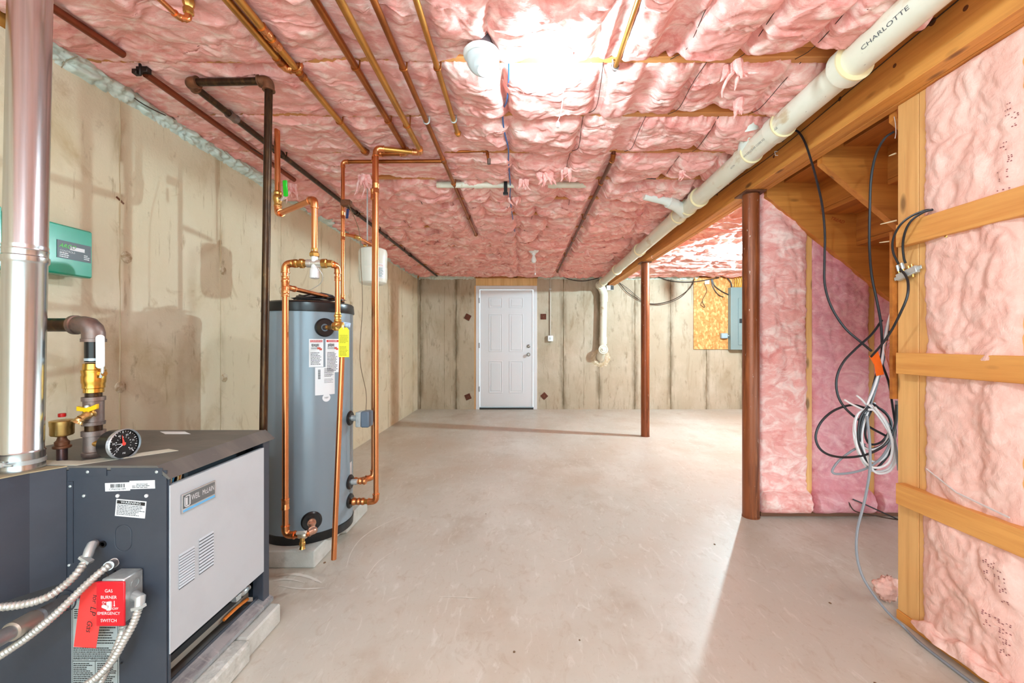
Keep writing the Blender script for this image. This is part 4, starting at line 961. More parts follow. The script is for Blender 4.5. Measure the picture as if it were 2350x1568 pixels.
pe = o2+n2*.06; run(loop, [cb_+Vector((.022,0,.002)), cb_+Vector((.045,.03,.008)), Vector((pe.x, pe.y-.005, pe.z-.028)), pe+Vector((0,0,.0))], .0125, solder, MATS['pink_brass'], fit=1.25, bend=1.2)
# tempering valve
vt = thing('mixing_valve', 'white tempering valve on brass unions above the tank', 'valve', (vx, YM, zv))
obj('valve_body', MB().lathe((vx-.036, YM, zv), (1,0,0), [(0,.019),(.02,.019),(.02,.0165),(.05,.0165),(.05,.019),(.072,.019)], 24), M('nickel_body', (222, 214, 204), (), .3, .7), vt)
obj('valve_neck', MB().lathe((vx, YM, zv-.03), (0,0,1), [(0,.016),(.02,.0155),(.075,.0145),(.095,.0145)], 24), M('white_enamel', (240, 238, 238), (), .25, .2), vt)
obj('valve_knob', MB().lathe((vx, YM, zv-.072), (0,0,1), [(0,.018),(.004,.0225),(.044,.0215),(.05,.017)], 12), MATS['white_enamel'], vt)
obj('union_nut', MB().lathe((vx, YM, P(0,588,YM).z-.003), (0,0,1), [(0,.020),(.002,.023),(.016,.023),(.02,.019),(.026,.0165),(.04,.0165)], 6), brass, vt, smooth=False)
obj('union_nut', MB().lathe((vx+.036, YM, zv), (1,0,0), [(0,.0225),(.022,.0225),(.026,.018),(.034,.018),(.05,.016)], 8), brass, vt, smooth=False)
obj('sensor_wire', MB().tube(smoothpts([P(730,615,YM), P(740,632,YM), P(736,650,YM+.1), P(715,664,YM+.2), P(690,672,YM+.3)], 6), .0014, 5), cabw, vt)
# right leg of the loop down to the upper port
xr_ = (775-CX)/F*2.04; YR = 2.04
leg = thing('copper_pipe', 'short copper leg from the mixing valve down to the upper tank port', 'pipe', (xr_, YR, 1.3))
zp = pz1
run(leg, [(vx+.075, YM, zv), (xr_, YR, zv-.002), (xr_, YR, P(0,735,YR).z)], .0125, copper, solder)
coupling(leg, (xr_, YR, P(0, 640, YR).z), (0,0,1), .0125, solder, .02)
obj('nipple_stack', MB().lathe((xr_, YR, P(0,740,YR).z), (0,0,1), [(0,.014),(.006,.018),(.012,.018),(.016,.0145),(.024,.0145),(.028,.018),(.036,.018),(.04,.014),(.05,.014)], 10), brass, leg)
tee = Vector((xr_, YR, pz1))
obj('brass_cross', MB().lathe(tee-Vector((0,0,.022)), (0,0,1), [(0,.016),(.008,.022),(.036,.022),(.044,.016)], 8).lathe(tee+Vector((.02,-.004,0)), (-1,0,0), [(0,.017),(.018,.020),(.04,.020),(.046,.014)], 8), brass, leg)
obj('port_pipe', MB().tube(smoothpts([o1+n1*.045, o1+n1*.065+Vector((.01,0,0)), tee], 5), .0125, 12), brass, leg)
# relief valve, tag and discharge pipe
dx0, dY = (783-CX)/F*2.03, 2.03
dis = thing('discharge_pipe', 'bare copper relief pipe ending just above the floor beside the concrete pad', 'pipe', (-.93, 2.0, .07))
obj('relief_valve', MB().lathe(tee+Vector((.028,-.004,-.03)), (0,0,1), [(0,.015),(.01,.018),(.035,.018),(.05,.012)], 12), brass, dis)
obj('pipe', MB().cyl(tee+Vector((.028,-.004,-.03)), P(766, 1284, 2.0), .0125, n=20), copper, dis)
obj('test_lever', MB().obox(tee+Vector((.045,-.01,.008)), (1,0,-.2), (0,1,0), (.2,0,1), .022, .004, .012).ball(tee+Vector((.05,-.012,.004)), .012, 12, 8), M('pale_blue_lever', (180, 200, 226), (), .35), dis, bevel=.002)
tag = thing('safety_tag', 'bright yellow printed tag hanging from the relief valve', 'tag', P(789, 755, 1.99))
S = Flat(P(777, 820, 1.985), (1,0,.0), (0,0,1)); tw = 24/F*1.985; th = 68/F*1.985
obj('card', MB().prism([S(0,0), S(tw,0), S(tw,th-.012), S(tw-.01,th), S(.01,th), S(0,th-.012)], S(0,0,-.0012)-S(0,0)), yellowt, tag, smooth=False)
obj('print', lines(lines(MB(), S, .005, tw-.005, th-.035, th-.075, .006, .003, 0, R, 1, .006), S, .005, tw-.005, th-.09, .01, .006, .003, 0, R, 1, .006), M('olive_ink', (160, 150, 30), (), .6), tag)
obj('tie', MB().tube(smoothpts([S(tw/2, th-.008, .002), S(tw/2+.002, th+.012, .004), tee+Vector((.04,-.012,.0))], 4), .0015, 5), cabw, tag)
# ---- left riser with the green handled valve and slanting link
rv = thing('copper_pipe', 'copper feed with a green-handled valve beside the gas pipe, slanting to the mixing valve', 'pipe', (-1.32, 2.24, 1.8))
YQ = 2.24; xq = (636-CX)/F*YQ; zq = P(0, 492, YQ).z
run(rv, [(xq+.0, YQ, JZ+.02), (xq+.004, YQ, zq), (vx, YM, P(0, 457, YM).z), (vx, YM, P(0, 584, YM).z)], .0143, copper, solder)
zz = P(0, 462, YQ).z
obj('valve_body', MB().lathe((xq+.004, YQ, zz-.035), (0,0,1), [(0,.017),(.01,.021),(.02,.018),(.045,.024),(.06,.024),(.07,.018),(.08,.021),(.09,.017)], 10), brass, rv)
obj('valve_stem', MB().tube([(xq+.015, YQ-.01, zz+.012), (xq+.035, YQ-.02, zz+.0), (xq+.05, YQ-.02, zz+.02)], .008, 8), M('nickel_stem', (206, 206, 206), (), .3, .9), rv)
obj('valve_handle', MB().obox((xq+.056, YQ-.02, zz+.062), (1,0,.1), (0,1,0), (-.06,0,1), .012, .006, .044), green, rv, bevel=.004)
# ---- expansion tank
ex = Vector(((856-CX)/F*2.84, 2.84, 0)); ze0, ze1 = P(0,655,2.84).z, P(0,570,2.84).z
et = thing('expansion_tank', 'cream plastic-looking expansion tank hung beneath the ceiling behind the copper risers', 'expansion tank', (ex.x, ex.y, ze0))
obj('tank_body', MB().lathe((ex.x,ex.y,ze0), (0,0,1), [(0,.04),(.004,.07),(.018,.088),(.05,.0935),(.12,.094),(.122,.0915),(.19,.094),(ze1-ze0-.03,.094),(ze1-ze0-.012,.088),(ze1-ze0,.06),(ze1-ze0+.003,.02)], 48), M('cream_tank', (232, 228, 214), (), .3), et)
Sx = Round(ex, .094, -PI/2+.25, ze0+.04)
lb = obj('label', slab(MB(), Sx, .02, .085, 0, .10, 0, .001, 8), paper, et); text('label_text', 'WATTS', Sx, .052, .085, .014, M('orange_ink', (224, 132, 60), (), .5), lb, w=.0015, align='CENTER'); obj('fine_print', lines(MB(), Sx, .026, .08, .07, .01, .006, .003, .001, R, 1, .006), M('teal_ink', (110, 150, 150), (), .5), lb)
obj('inlet', MB().tube(smoothpts([(ex.x-.06, ex.y-.01, zb-.012), (ex.x-.015, ex.y, zb-.02), (ex.x, ex.y, zb-.04), (ex.x, ex.y, ze1)], 4), .013, 12), brass, et)
obj('hanger_strap', MB().box(ex.x-.036, ex.x-.028, ex.y-.02, ex.y-.017, ze1+.01, JZ+.02), steel, et, smooth=False)
# ---- aquastat on the right side and its wire
ab = P(836, 961, 2.36)
aq = thing('control_box', 'small grey-blue aquastat box on a nipple at the tank\'s right side', 'control box', ab)
obj('back_plate', MB().box(ab.x-.035, ab.x-.006, ab.y-.04, ab.y+.03, ab.z-.042, ab.z+.042), steel, aq, bevel=.003)
obj('cover', MB().box(ab.x-.006, ab.x+.040, ab.y-.042, ab.y+.032, ab.z-.044, ab.z+.046), M('slate_cover', (104, 118, 134), (), .35), aq, bevel=.006)
obj('nipple', MB().lathe((-.985, 2.372, .708), (ab.x+.985-.03, ab.y-2.372, ab.z-.708), [(0,.010),(.03,.010),(.03,.014),(.045,.014),(.045,.010),(.08,.010)], 12), steel, aq)
setp(obj('cable', MB().tube(smoothpts([P(840,943,2.36), P(840,900,2.4), P(826,820,2.45), P(832,700,2.5), P(828,600,2.5), P(824,530,2.5), P(800,470,2.5)], 8), .0022, 5), M('tan_wire', (128, 100, 72), (), .5)), 'thin wire climbing from the aquastat box to the ceiling pipes', 'cable')
# cable coil lying on the tank
mb = MB(); q = []
for k in range(90):
    a = k*.28; q.append(Vector((TC.x+.02+math.cos(a)*(.15-.0006*k), TC.y+.05+math.sin(a)*(.10-.0005*k), 1.375+.0005*k+.006*math.sin(k*.9))))
setp(obj('cable_coil', mb.tube(q, .0045, 6), rubber), 'loose coil of dark cable lying on top of the tank', 'cable')
sc_ = MB(); 
gu, gv = np.meshgrid(np.linspace(-1, 1, 30), np.linspace(-1, 1, 20), indexing='ij')
hd = bpy.data.objects.new
b3_ = thing('insulation_scrap', 'grey-white scrap of jacket draped on the tank under the slanting pipe', 'scrap', (TC.x, TC.y, 1.37))
grid_obj('sheet', TC.x+.02+gu*.13, TC.y+.08+gv*.08, 1.395+.030*(1-gu**2)*(1-gv**2*.6)+.004*pn(gu*3, gv*3, 5), M('grey_sheet', (190, 190, 192), (((150,150,154), (20,20,20), .5, .7, .6),), .6), b3_)
# ================================================================ BOILER
BX, BY0, BY1, BZ0, BZ1, BXL = -1.034, 1.205, 1.70, .10, .782, -1.66
boiler = thing('boiler', 'slate-grey gas boiler with a light grey louvred side panel', 'boiler', (-1.35, 1.45, .08))
fp = obj('end_panel', MB().box(BXL, BX-.004, BY0, BY0+.004, BZ0, BZ1-.014), greyblue, boiler, smooth=False)
obj('rear_panel', MB().box(BXL, BX-.02, BY1-.008, BY1-.004, BZ0, BZ1-.014), greyblue, boiler, smooth=False)
obj('left_panel', MB().box(BXL, BXL+.004, BY0+.004, BY1-.008, BZ0, BZ1-.014), greyblue, boiler, smooth=False)
# top cover with a sloping lip along the open side
tc = MB().box(BXL, BX-.03, BY0-.001, BY1, BZ1-.013, BZ1)
obj('top_cover', tc, slatet, boiler, bevel=.002, smooth=False)
obj('top_lip', MB().prism([(BX-.03, BY0-.002, BZ1-.013), (BX+.004, BY0-.002, BZ1-.040), (BX+.010, BY0-.002, BZ1-.037), (BX-.03, BY0-.002, BZ1-.0002)], (0, BY1-BY0+.012, 0)), slatet, boiler, smooth=False)
obj('corner_post', MB().box(BX-.045, BX-.002, BY1-.048, BY1-.009, BZ0-.004, BZ1-.040), greyblue, boiler, bevel=.002, smooth=False)
obj('corner_post', MB().box(BX-.02, BX-.001, BY0+.0045, BY0+.012, BZ0, BZ1-.036), greyblue, boiler, smooth=False)
# interior
obj('heat_shield', MB().box(BX-.075, BX-.072, BY0+.02, BY1-.05, .17, BZ1-.02), M('inner_sheet', (56, 66, 74), (), .5, .3), boiler, smooth=False)
obj('inner_post', MB().box(BX-.071, BX-.03, 1.30, 1.315, .60, BZ1-.02), M('inner_post_paint', (74, 88, 98), (), .45, .2), boiler, smooth=False)
# service panel (light grey), louvres, name plate
z0, z1, pt = .228, .722, .004
sp_ = obj('service_panel', MB().box(BX-.003, BX+.002, BY0+.006, 1.650, z0, z1).box(BX-.014, BX-.003, BY0+.006, 1.650, z1-.003, z1).box(BX-.014, BX-.003, 1.647, 1.650, z0, z1), lightpan, boiler, bevel=.0008, smooth=False)
SF = Flat((BX+.002, 0, 0), (0,1,0), (0,0,1))
def yz(px, py): 
    Y = (BX+.002)*F/(px-CX); return Y, H-(py-CY)/F*Y
for (pa, pb, t0, t1, b0) in ((410, 445, 1277, 1252, 1350), (456, 489, 1241, 1225, 1316)):
    ya, za = yz(pa, t0); yb_, zb2 = yz(pb, t1); _, zc = yz(pa, b0); n = 11 if pa > 450 else 12
    for i in range(n):
        z = za-(za-zc)*i/(n-1)
        v = obj('louvre', MB().prism([(BX+.0022, ya, z-.0045), (BX+.0060, ya, z-.0015), (BX+.0022, ya, z+.0035)], (0, yb_-ya, 0)), lightpan, sp_, smooth=False)
    mb = MB()
    for i in range(n):
        z = za-(za-zc)*i/(n-1); mb.box(BX+.0021, BX+.0026, ya+.001, yb_+.0015, z-.0066, z-.0044)
    obj('louvre_slots', mb, dark, sp_, smooth=False)
ya, za = yz(415, 1136); yb_, zb2 = yz(492, 1113); _, zc = yz(415, 1181); zc2 = zc; hN = za-zc
S = Flat((BX+.002, ya, zc), (0,1,0), (0,0,1)); wN = yb_-ya
np_ = obj('name_plate', slab(MB(), S, 0, wN, 0, hN, 0, .004), M('chrome_rim', (206, 208, 212), (), .25, .9), sp_, bevel=.001, smooth=False)
obj('plate_field', slab(MB(), S, .004, wN-.004, .015, hN-.004, .004, .0046), M('plate_grey', (116, 118, 120), (), .35, .5), np_, smooth=False)
obj('blue_stripe', slab(MB(), S, .004, wN-.004, .004, .011, .004, .0046), bluep, np_, smooth=False)
text('plate_text', 'WEIL', S, .034, hN*.62, .024, whitep, np_, w=.005, squash=.62)
text('plate_text', 'McLAIN', S, .078, hN*.62, .024, whitep, np_, w=.005, squash=.62)
obj('plate_emblem', slab(slab(slab(slab(MB(), S, .008, .030, .017, .020, .0046, .0052), S, .008, .030, hN-.011, hN-.008, .0046, .0052), S, .008, .011, .017, hN-.008, .0046, .0052), S, .027, .030, .017, hN-.008, .0046, .0052).add([S(.013,.022,.0052), S(.019,.022,.0052), S(.019,hN-.014,.0052), S(.013,hN-.014,.0052)], [(0,1,2,3)]), whitep, np_, smooth=False)
# lower opening: rails, burner tray, flame roll-out shelf
obj('base_rail', MB().prism([(BX-.022, BY0, .118), (BX+.012, BY0, .100), (BX+.012, BY0, .086), (BX-.022, BY0, .086)], (0, BY1-BY0-.004, 0)), M('worn_rail', (176, 178, 180), (((120, 122, 126), (30, 8, 30), .45, .65, .8), ((214, 214, 212), (12, 60, 12), .55, .7, .6)), .4, .5), boiler, smooth=False)
obj('rail_lip', MB().box(BX-.026, BX-.022, BY0, BY1-.05, .088, .128), greyblue, boiler, smooth=False)
obj('tray_rail', MB().box(BX-.068, BX-.060, BY0+.02, BY1-.05, .125, .150), M('pale_rail', (184, 180, 168), (), .5, .4), boiler, smooth=False)
obj('burner_shelf', MB().box(BX-.40, BX-.055, BY0+.006, BY1-.02, .150, .172), dark, boiler, smooth=False)
obj('floor_pan', MB().box(BXL+.01, BX-.03, BY0+.006, BY1-.02, .084, .090), M('floor_pan_grey', (160, 160, 154), (((120,120,116), (9,9,9), .5, .7, .6),), .5, .4), boiler, smooth=False)
obj('gas_valve', MB().lathe((BX-.05, 1.585, .175), (0,1,0), [(0,.008),(.012,.014),(.03,.014),(.04,.01),(.05,.012)], 12).box(BX-.066, BX-.036, 1.548, 1.575, .168, .19), steel, boiler, bevel=.002)
obj('orange_lead', MB().tube(smoothpts([(BX-.05,1.50,.135), (BX-.045,1.56,.14), (BX-.05,1.63,.13)], 4), .006, 6), M('orange_lead', (216, 120, 40), (), .5), boiler)
for i, c_ in enumerate(((226, 150, 60), (228, 214, 180), (60, 140, 200), (220, 200, 150), (60, 150, 200), (232, 222, 200), (200, 130, 50))):
    y_ = BY0+.018+i*.010
    obj('internal_wire', MB().tube(smoothpts([(BX-.03, y_, .69), (BX-.02-.004*(i % 3), y_+.012*((i % 2)*2-1), .725), (BX-.03, y_+.01, .748), (BX-.055, y_-.008, .755)], 5), .0022, 6), M('wire_%d' % i, c_, (), .5), boiler)
# front (end) panel details
SE = Flat((0, BY0, 0), (1,0,0), (0,0,1))
def xz(px, py): p = P(px, py, BY0); return p.x, p.z
def patch(name, px0, py0, px1, py1, w, mat, parent, rot=0, bevel=0, label=None):
    (xa, za_), (xb, zb_) = xz(px0, py0), xz(px1, py1); c = ((xa+xb)/2, (za_+zb_)/2); hw, hh = (xb-xa)/2, (za_-zb_)/2
    S_ = Flat((c[0], BY0, c[1]), (1,0,0), (0,0,1)).rot(rot)
    return S_, hw, hh, obj(name, slab(MB(), S_, -hw, hw, -hh, hh, 0, w), mat, parent, label, bevel=bevel, smooth=False)
patch('flange_tab', 160, 1074, 246, 1092, .0025, greyblue, fp); patch('flange_tab', 256, 1074, 374, 1092, .0025, greyblue, fp)
patch('vertical_tab', 157, 1105, 169, 1292, .002, greyblue, fp)
def screw(px, py, mat, r=.0045, w=.003):
    x, z = xz(px, py); o_ = obj('screw', MB().lathe((x, BY0, z), (0,-1,0), [(0,r),(w,r),(w+.0015,r*.6)], 10), mat, fp)
for px, py, mt, r in ((203,1083,steel,.0045), (361,1083,steel,.0045), (163,1116,steel,.004), (194,1138,steel,.0045), (271,1138,white,.0052), (337,1138,white,.0052), (160,1297,steel,.004), (264,1311,dark,.003), (296,1311,dark,.003), (280,1521,dark,.0025)): screw(px, py, mt, r)
S_, hw, hh, lb = patch('barcode_label', 242, 1108, 299, 1127, .0012, paper, fp, .035)
mb = MB(); u = -hw*.55
while u < hw*.6:
    l = R.choice((.0012, .0022, .003)); slab(mb, S_, u, u+l, -hh*.15, hh*.72, .0012, .0016); u += l+R.choice((.0012, .002))
obj('barcode', mb, inkb, lb, smooth=False); text('label_digits', 'CP6036189', S_, 0, -hh*.55, .008, ink, lb, w=.0018, align='CENTER', squash=1.3)
S_, hw, hh, lb = patch('part_label', 298, 1103, 356, 1122, .001, paper, fp, .03)
text('label_digits', 'B0355568', S_, 0, hh*.1, .008, ink, lb, w=.0016, align='CENTER'); obj('fine_print', lines(MB(), S_, -hw*.8, hw*.8, -hh*.2, -hh*.8, .0045, .0018, .001, R, 1, .01), ink, lb, smooth=False)
S_, hw, hh, lb = patch('warning_label', 266, 1148, 335, 1187, .0012, paper, fp, -.09)
obj('warning_bar', slab(MB(), S_, -hw+.003, hw-.003, hh-.013, hh-.003, .0012, .0017), inkb, lb, smooth=False)
text('warning_text', 'WARNING', S_, 0, hh-.008, .010, paper, lb, w=.002, align='CENTER', squash=1.2)
obj('fine_print', lines(MB(), S_, -hw+.004, hw-.002, hh-.016, -hh+.004, .0044, .002, .0012, R, 1, .007), ink, lb, smooth=False)
# knock-out oval
(xa, za_) = xz(283, 1235); q = [(xa+math.cos(a)*.024, BY0-.0005, za_+math.sin(a)*.024+(.014 if math.sin(a) > 0 else -.014)) for a in [2*PI*k/28 for k in range(29)]]
obj('knock_out', MB().tube(q, .0009, 5), greyblue, fp)
x, z = xz(237, 1249); obj('grommet', MB().lathe((x, BY0, z), (0,-1,0), [(0,.010),(.003,.010),(.003,.006),(.0,.006)], 16), black, fp)
# rating plate
S_, hw, hh, lb = patch('rating_plate', 165, 1374, 274, 1650, .0012, silverp, fp)
mb = MB()
for (a, b, c, d) in ((-hw+.003, hw-.003, hh-.0035, hh-.0025), (-hw+.003, -hw+.004, -hh, hh-.003), (hw-.004, hw-.003, -hh, hh-.003), (-hw+.003, hw-.003, hh-.182, hh-.1805), (0, .001, -hh, hh-.182)): slab(mb, S_, a, b, c, d, .0012, .0016)
lines(mb, S_, -hw+.008, hw-.01, hh-.03, hh-.06, .006, .0028, .0012, R, 1, .008); lines(mb, S_, -.005, hw-.008, hh-.075, hh-.135, .0075, .0028, .0012, R, 1, .005)
lines(mb, S_, -hw+.006, hw-.008, hh-.142, hh-.172, .0058, .0028, .0012, R, 1, .006)
lines(mb, S_, -hw+.006, -.006, hh-.187, -hh+.01, .0055, .0026, .0012, R, 1, .006); lines(mb, S_, .006, hw-.008, hh-.187, -hh+.01, .0055, .0026, .0012, R, 1, .006)
obj('plate_print', mb, inkb, lb, smooth=False)
text('plate_text', '500 Blaine Street   Michigan City IN', S_, -hw+.006, hh-.1765, .0065, inkb, lb, w=.0018)
# concrete blocks beneath
blk1 = obj('concrete_block', MB().box(-1.40, -.988, 1.486, 1.690, 0, .078), conc, bevel=.006, smooth=False); setp(blk1, 'far concrete block under the boiler, nearest the water tank', 'block', 'concrete blocks under the boiler')
blk2 = obj('concrete_block', MB().box(-1.38, -.972, 1.075, 1.480, 0, .080), M('rough_block', (200, 198, 190), (((222, 220, 214), (30, 30, 30), .5, .65, .8), ((160, 156, 148), (20, 20, 20), .5, .7, .6)), .9, 0, (((70, 70, 70), .8, .008),)), bevel=.008, smooth=False); setp(blk2, 'near rough concrete block under the boiler\'s front corner', 'block', 'concrete blocks under the boiler')
blk3 = obj('concrete_block', MB().box(-1.72, -1.45, 1.15, 1.68, 0, .078), conc, bevel=.006, smooth=False); setp(blk3, 'concrete block under the wall side of the boiler', 'block', 'concrete blocks under the boiler')
# draught hood
hood = obj('draft_hood', MB().prism([(-1.327, 1.2035, .445), (-1.368, 1.148, .445), (-1.405, 1.06, .452), (-1.47, 1.02, .452), (-1.66, 1.02, .452), (-1.66, 1.2035, .445)], (0, 0, .333)), greyblue, boiler, smooth=False)
obj('hood_top', MB().prism([(-1.325, 1.2045, .7785), (-1.366, 1.146, .7785), (-1.403, 1.057, .7785), (-1.47, 1.017, .7785), (-1.66, 1.017, .7785), (-1.66, 1.2045, .7785)], (0, 0, .003)), M('tan_edge', (168, 150, 118), (((110, 108, 100), (9, 9, 9), .45, .65, .7),), .6), hood, smooth=False)
obj('gasket_strip', MB().prism([(-1.50,1.21,.7825),(-1.30,1.206,.7825),(-1.14,1.37,.7825),(-1.19,1.39,.7825),(-1.33,1.25,.7825),(-1.5,1.26,.7825)], (0,0,.0012)), M('pale_gasket', (206, 200, 182), (), .7), boiler, smooth=False)
obj('top_label', MB().prism([(-1.40,1.62,.7825),(-1.30,1.62,.7825),(-1.36,1.665,.7825),(-1.46,1.665,.7825)], (0,0,.0008)), paper, boiler, smooth=False)
# flue
fl = thing('flue_pipe', 'tall shiny stainless flue pipe rising from the boiler to the ceiling', 'flue', (-1.415, 1.18, .78))
f0 = Vector((-1.424, 1.175, .778)); f1 = Vector((-1.392, 1.175, 2.40)); fd = f1-f0; FR = .0435
zr = lambda py: (H-(py-CY)/F*1.175-f0.z)
L_ = fd.length
pr = [(0,FR*1.07),(.006,FR*1.10),(.012,FR*1.07),(.05,FR*1.05),(.055,FR*1.08),(.06,FR*1.0)]
m1 = zr(603)
pr += [(m1-.004,FR),(m1,FR*1.06),(m1+.004,FR*1.09),(m1+.016,FR*1.09),(m1+.019,FR*1.02),(m1+.032,FR*1.02),(m1+.035,FR*1.05),(m1+.040,FR*1.01),(m1+.046,FR*1.035),(m1+.050,FR),(L_,FR*.985)]
obj('flue_shell', MB().lathe(f0, fd, pr, 72), vent, fl)
obj('clamp_band', MB().lathe(f0+fd.normalized()*.022, fd, [(0,FR*1.075),(.0,FR*1.105),(.012,FR*1.105),(.012,FR*1.075)], 64), steel, fl)
cs = f0+Vector((.0, -FR*1.09, .030))
obj('clamp_screw', MB().lathe(cs+Vector((-.012,-.004,0)), (1,0,-.05), [(0,.003),(.002,.006),(.012,.006),(.014,.0035),(.02,.0035),(.022,.007),(.028,.007),(.03,.003),(.05,.0028)], 10), steel, fl)
# ---- supply header on the boiler top
sx, sy = -1.348, 1.30; zz = lambda py: H-(py-CY)/F*sy
hd_ = thing('supply_pipe', 'iron supply pipe with brass ball valve standing on the boiler top', 'pipe', (sx, sy, .782))
def ring(o, prof, mat, nm, n=28, par=None): return obj(nm, MB().lathe(o, (0,0,1), prof, n), mat, par or hd_)
ring((sx,sy,.7825), [(0,.024),(.006,.028),(.016,.028),(.018,.0245),(zz(1000)-.7825,.0245),(zz(1000)-.7825+.001,.0285),(zz(988)-.7825,.0285),(zz(988)-.7825,.021)], ironfit, 'tee')
ring((sx,sy,zz(988)), [(0,.021),(zz(972)-zz(988),.021)], iron, 'nipple')
ring((sx,sy,zz(975)), [(0,.027),(.01,.028),(.011,.0245),(.075,.0245),(.076,.028),(.088,.028),(.088,.020)], ironfit, 'tee')
ring((sx,sy,zz(912)), [(0,.020),(.02,.020)], iron, 'nipple')
bv = ring((sx,sy,zz(902)), [(0,.020),(.002,.024),(.014,.024),(.016,.0265),(.028,.0265),(.034,.0285),(.052,.029),(.058,.027),(.066,.029),(.072,.0295),(.074,.026),(.092,.025),(.094,.020)], M('bright_brass', (226, 178, 88), (((190, 138, 56), (14, 14, 14), .45, .7, .7),), .25, 1.0), 'ball_valve', 24)
ring((sx,sy,zz(831)), [(0,.0205),(.006,.0212),(.065,.0212)], M('bitumen_nipple', (40, 36, 34), (), .25, .3), 'nipple')
for z_ in (zz(828), zz(784)): ring((sx,sy,z_), [(0,.0218),(.008,.0218)], M('joint_tape', (190, 200, 206), (), .4, .4), 'tape_ring')
obj('stem_boss', MB().cyl((sx+.02,sy-.004,zz(857)), (sx+.046,sy-.012,zz(857)), .008, n=12), brass, bv)
obj('lever', MB().tube([(sx+.036,sy-.014,zz(866)), (sx+.044,sy-.016,zz(852)), (sx+.044,sy-.016,zz(842))], .004, 6), steel, bv)
obj('lever_grip', MB().prism([(sx+.038+.013*math.cos(a), sy-.014, (zz(776) if math.sin(a) > 0 else zz(838))+.010*math.sin(a)) for a in [2*PI*k/20 for k in range(20)]], (.0,-.006,0)), white, bv, bevel=.0015)
ez = H-(746-CY)/F*sy
obj('elbow', MB().tube([(sx,sy,zz(783)), (sx,sy,ez-.026), (sx-.004,sy,ez-.013), (sx-.014,sy,ez-.003), (sx-.028,sy,ez), (sx-.055,sy,ez)], [.0275,.0275,.0275,.0275,.0275,.0265], 28).lathe((sx,sy,zz(785)), (0,0,1), [(0,.030),(.010,.030),(.011,.027)], 28).lathe((sx-.05,sy,ez), (-1,0,0), [(0,.027),(.002,.030),(.012,.030)], 28), ironfit, hd_)
obj('pipe', MB().cyl((sx-.06,sy,ez), (-1.795,sy,ez), .0212, n=28), iron, hd_)
# drain valve with yellow wing handle
ya_ = Vector((sx+.016, sy-.016, zz(944)))
yd = Vector((-.22, -.85, -.42)).normalized()
yv = obj('drain_valve', MB().lathe(ya_, yd, [(0,.013),(.004,.015),(.006,.010),(.010,.0115),(.016,.0125),(.022,.012),(.028,.010),(.032,.011),(.036,.0105)], 16).lathe(ya_+yd*.034, Vector((-.3,-.45,-.8)), [(0,.0105),(.004,.012),(.008,.0115),(.013,.0145),(.016,.0155),(.016,.010),(.008,.009)], 20, capb=False), M('worn_brass', (220, 186, 128), (((180, 140, 76), (24, 24, 24), .45, .7, .6),), .3, .9), hd_)
yh = ya_+yd*.018+Vector((0,-.002,.022))
obj('wing_handle', MB().prism([yh+Vector((a, 0, b)) for a, b in ((-.031,.006),(-.031,-.008),(-.010,-.010),(-.006,-.018),(.006,-.018),(.008,-.010),(.031,-.002),(.031,.013),(.012,.005),(-.010,.001))], (-.003,.012,0)), yellow, yv, bevel=.0012)
obj('handle_nut', MB().lathe(yh+Vector((-.002,.004,.002)), (0,0,1), [(0,.006),(.006,.005),(.008,.002)], 6), steel, yv)
# ---- air vent
avx, avy = -1.405, 1.262; z_ = lambda py: H-(py-CY)/F*avy
av = thing('air_vent', 'brass automatic air vent with a red cap on a short rusty nipple', 'air vent', (avx, avy, .782))
obj('nipple', MB().lathe((avx,avy,.772), (0,0,1), [(0,.0125),(z_(1026)-.772,.0125)], 20), M('blued_nipple', (104, 78, 76), (((70, 66, 78), (20, 20, 20), .45, .65, .8),), .35, .8), av)
obj('reducer', MB().lathe((avx,avy,z_(1029)), (0,0,1), [(0,.018),(.002,.021),(.008,.021),(.010,.0165),(.02,.017),(.026,.012),(.034,.010),(.046,.0115)], 24), rustfit, av)
obj('vent_body', MB().lathe((avx,avy,z_(1002)), (0,0,1), [(0,.012),(.004,.024),(.008,.0265),(.032,.0265),(.034,.0275),(.046,.028),(.048,.0285),(.050,.026),(.051,.006)], 36), M('satin_brass', (206, 176, 112), (((180, 146, 84), (12, 12, 60), .45, .7, .6),), .32, 1.0), av)
obj('vent_cap', MB().lathe((avx,avy,z_(957)), (0,0,1), [(0,.0085),(.002,.009),(.010,.009),(.011,.007)], 16), M('red_cap', (204, 34, 30), (), .4), av)
# ---- gauge
gc = P(284, 1019, 1.285); gn = Vector((.99, -.16, .05)).normalized()
gz = (Vector((0,0,1))-gn*gn.z).normalized(); gx = gz.cross(gn)*1.0
gx = Vector((-gn.y, gn.x, 0)).normalized()
ga = thing('pressure_gauge', 'round black-faced pressure and temperature gauge lying out from the iron tee', 'gauge', gc)
GR = .0465
obj('gauge_case', MB().lathe(gc-gn*.048, gn, [(0,GR*.86),(.004,GR*.93),(.042,GR*.95),(.046,GR*.97)], 48), black, ga)
obj('gauge_stem', MB().cyl(gc-gn*.046, Vector((sx+.012, sy-.01, gc.z)), .010, n=12), brass, ga)
obj('dial', MB().lathe(gc-gn*.004, gn, [(0,GR*.94),(.002,GR*.94)], 48), M('dial_black', (52, 50, 56), (), .5), ga)
obj('bezel', MB().lathe(gc-gn*.004, gn, [(0,GR*.93),(0,GR*1.0),(.010,GR*1.0),(.012,GR*.95),(.006,GR*.92)], 48, capa=False, capb=False), M('clear_bezel', (190, 194, 198), (), .15, .6), ga)
S = Flat(gc, gx, gz) if gx.cross(gz).dot(gn) > 0 else Flat(gc, -gx, gz)
mb = MB()
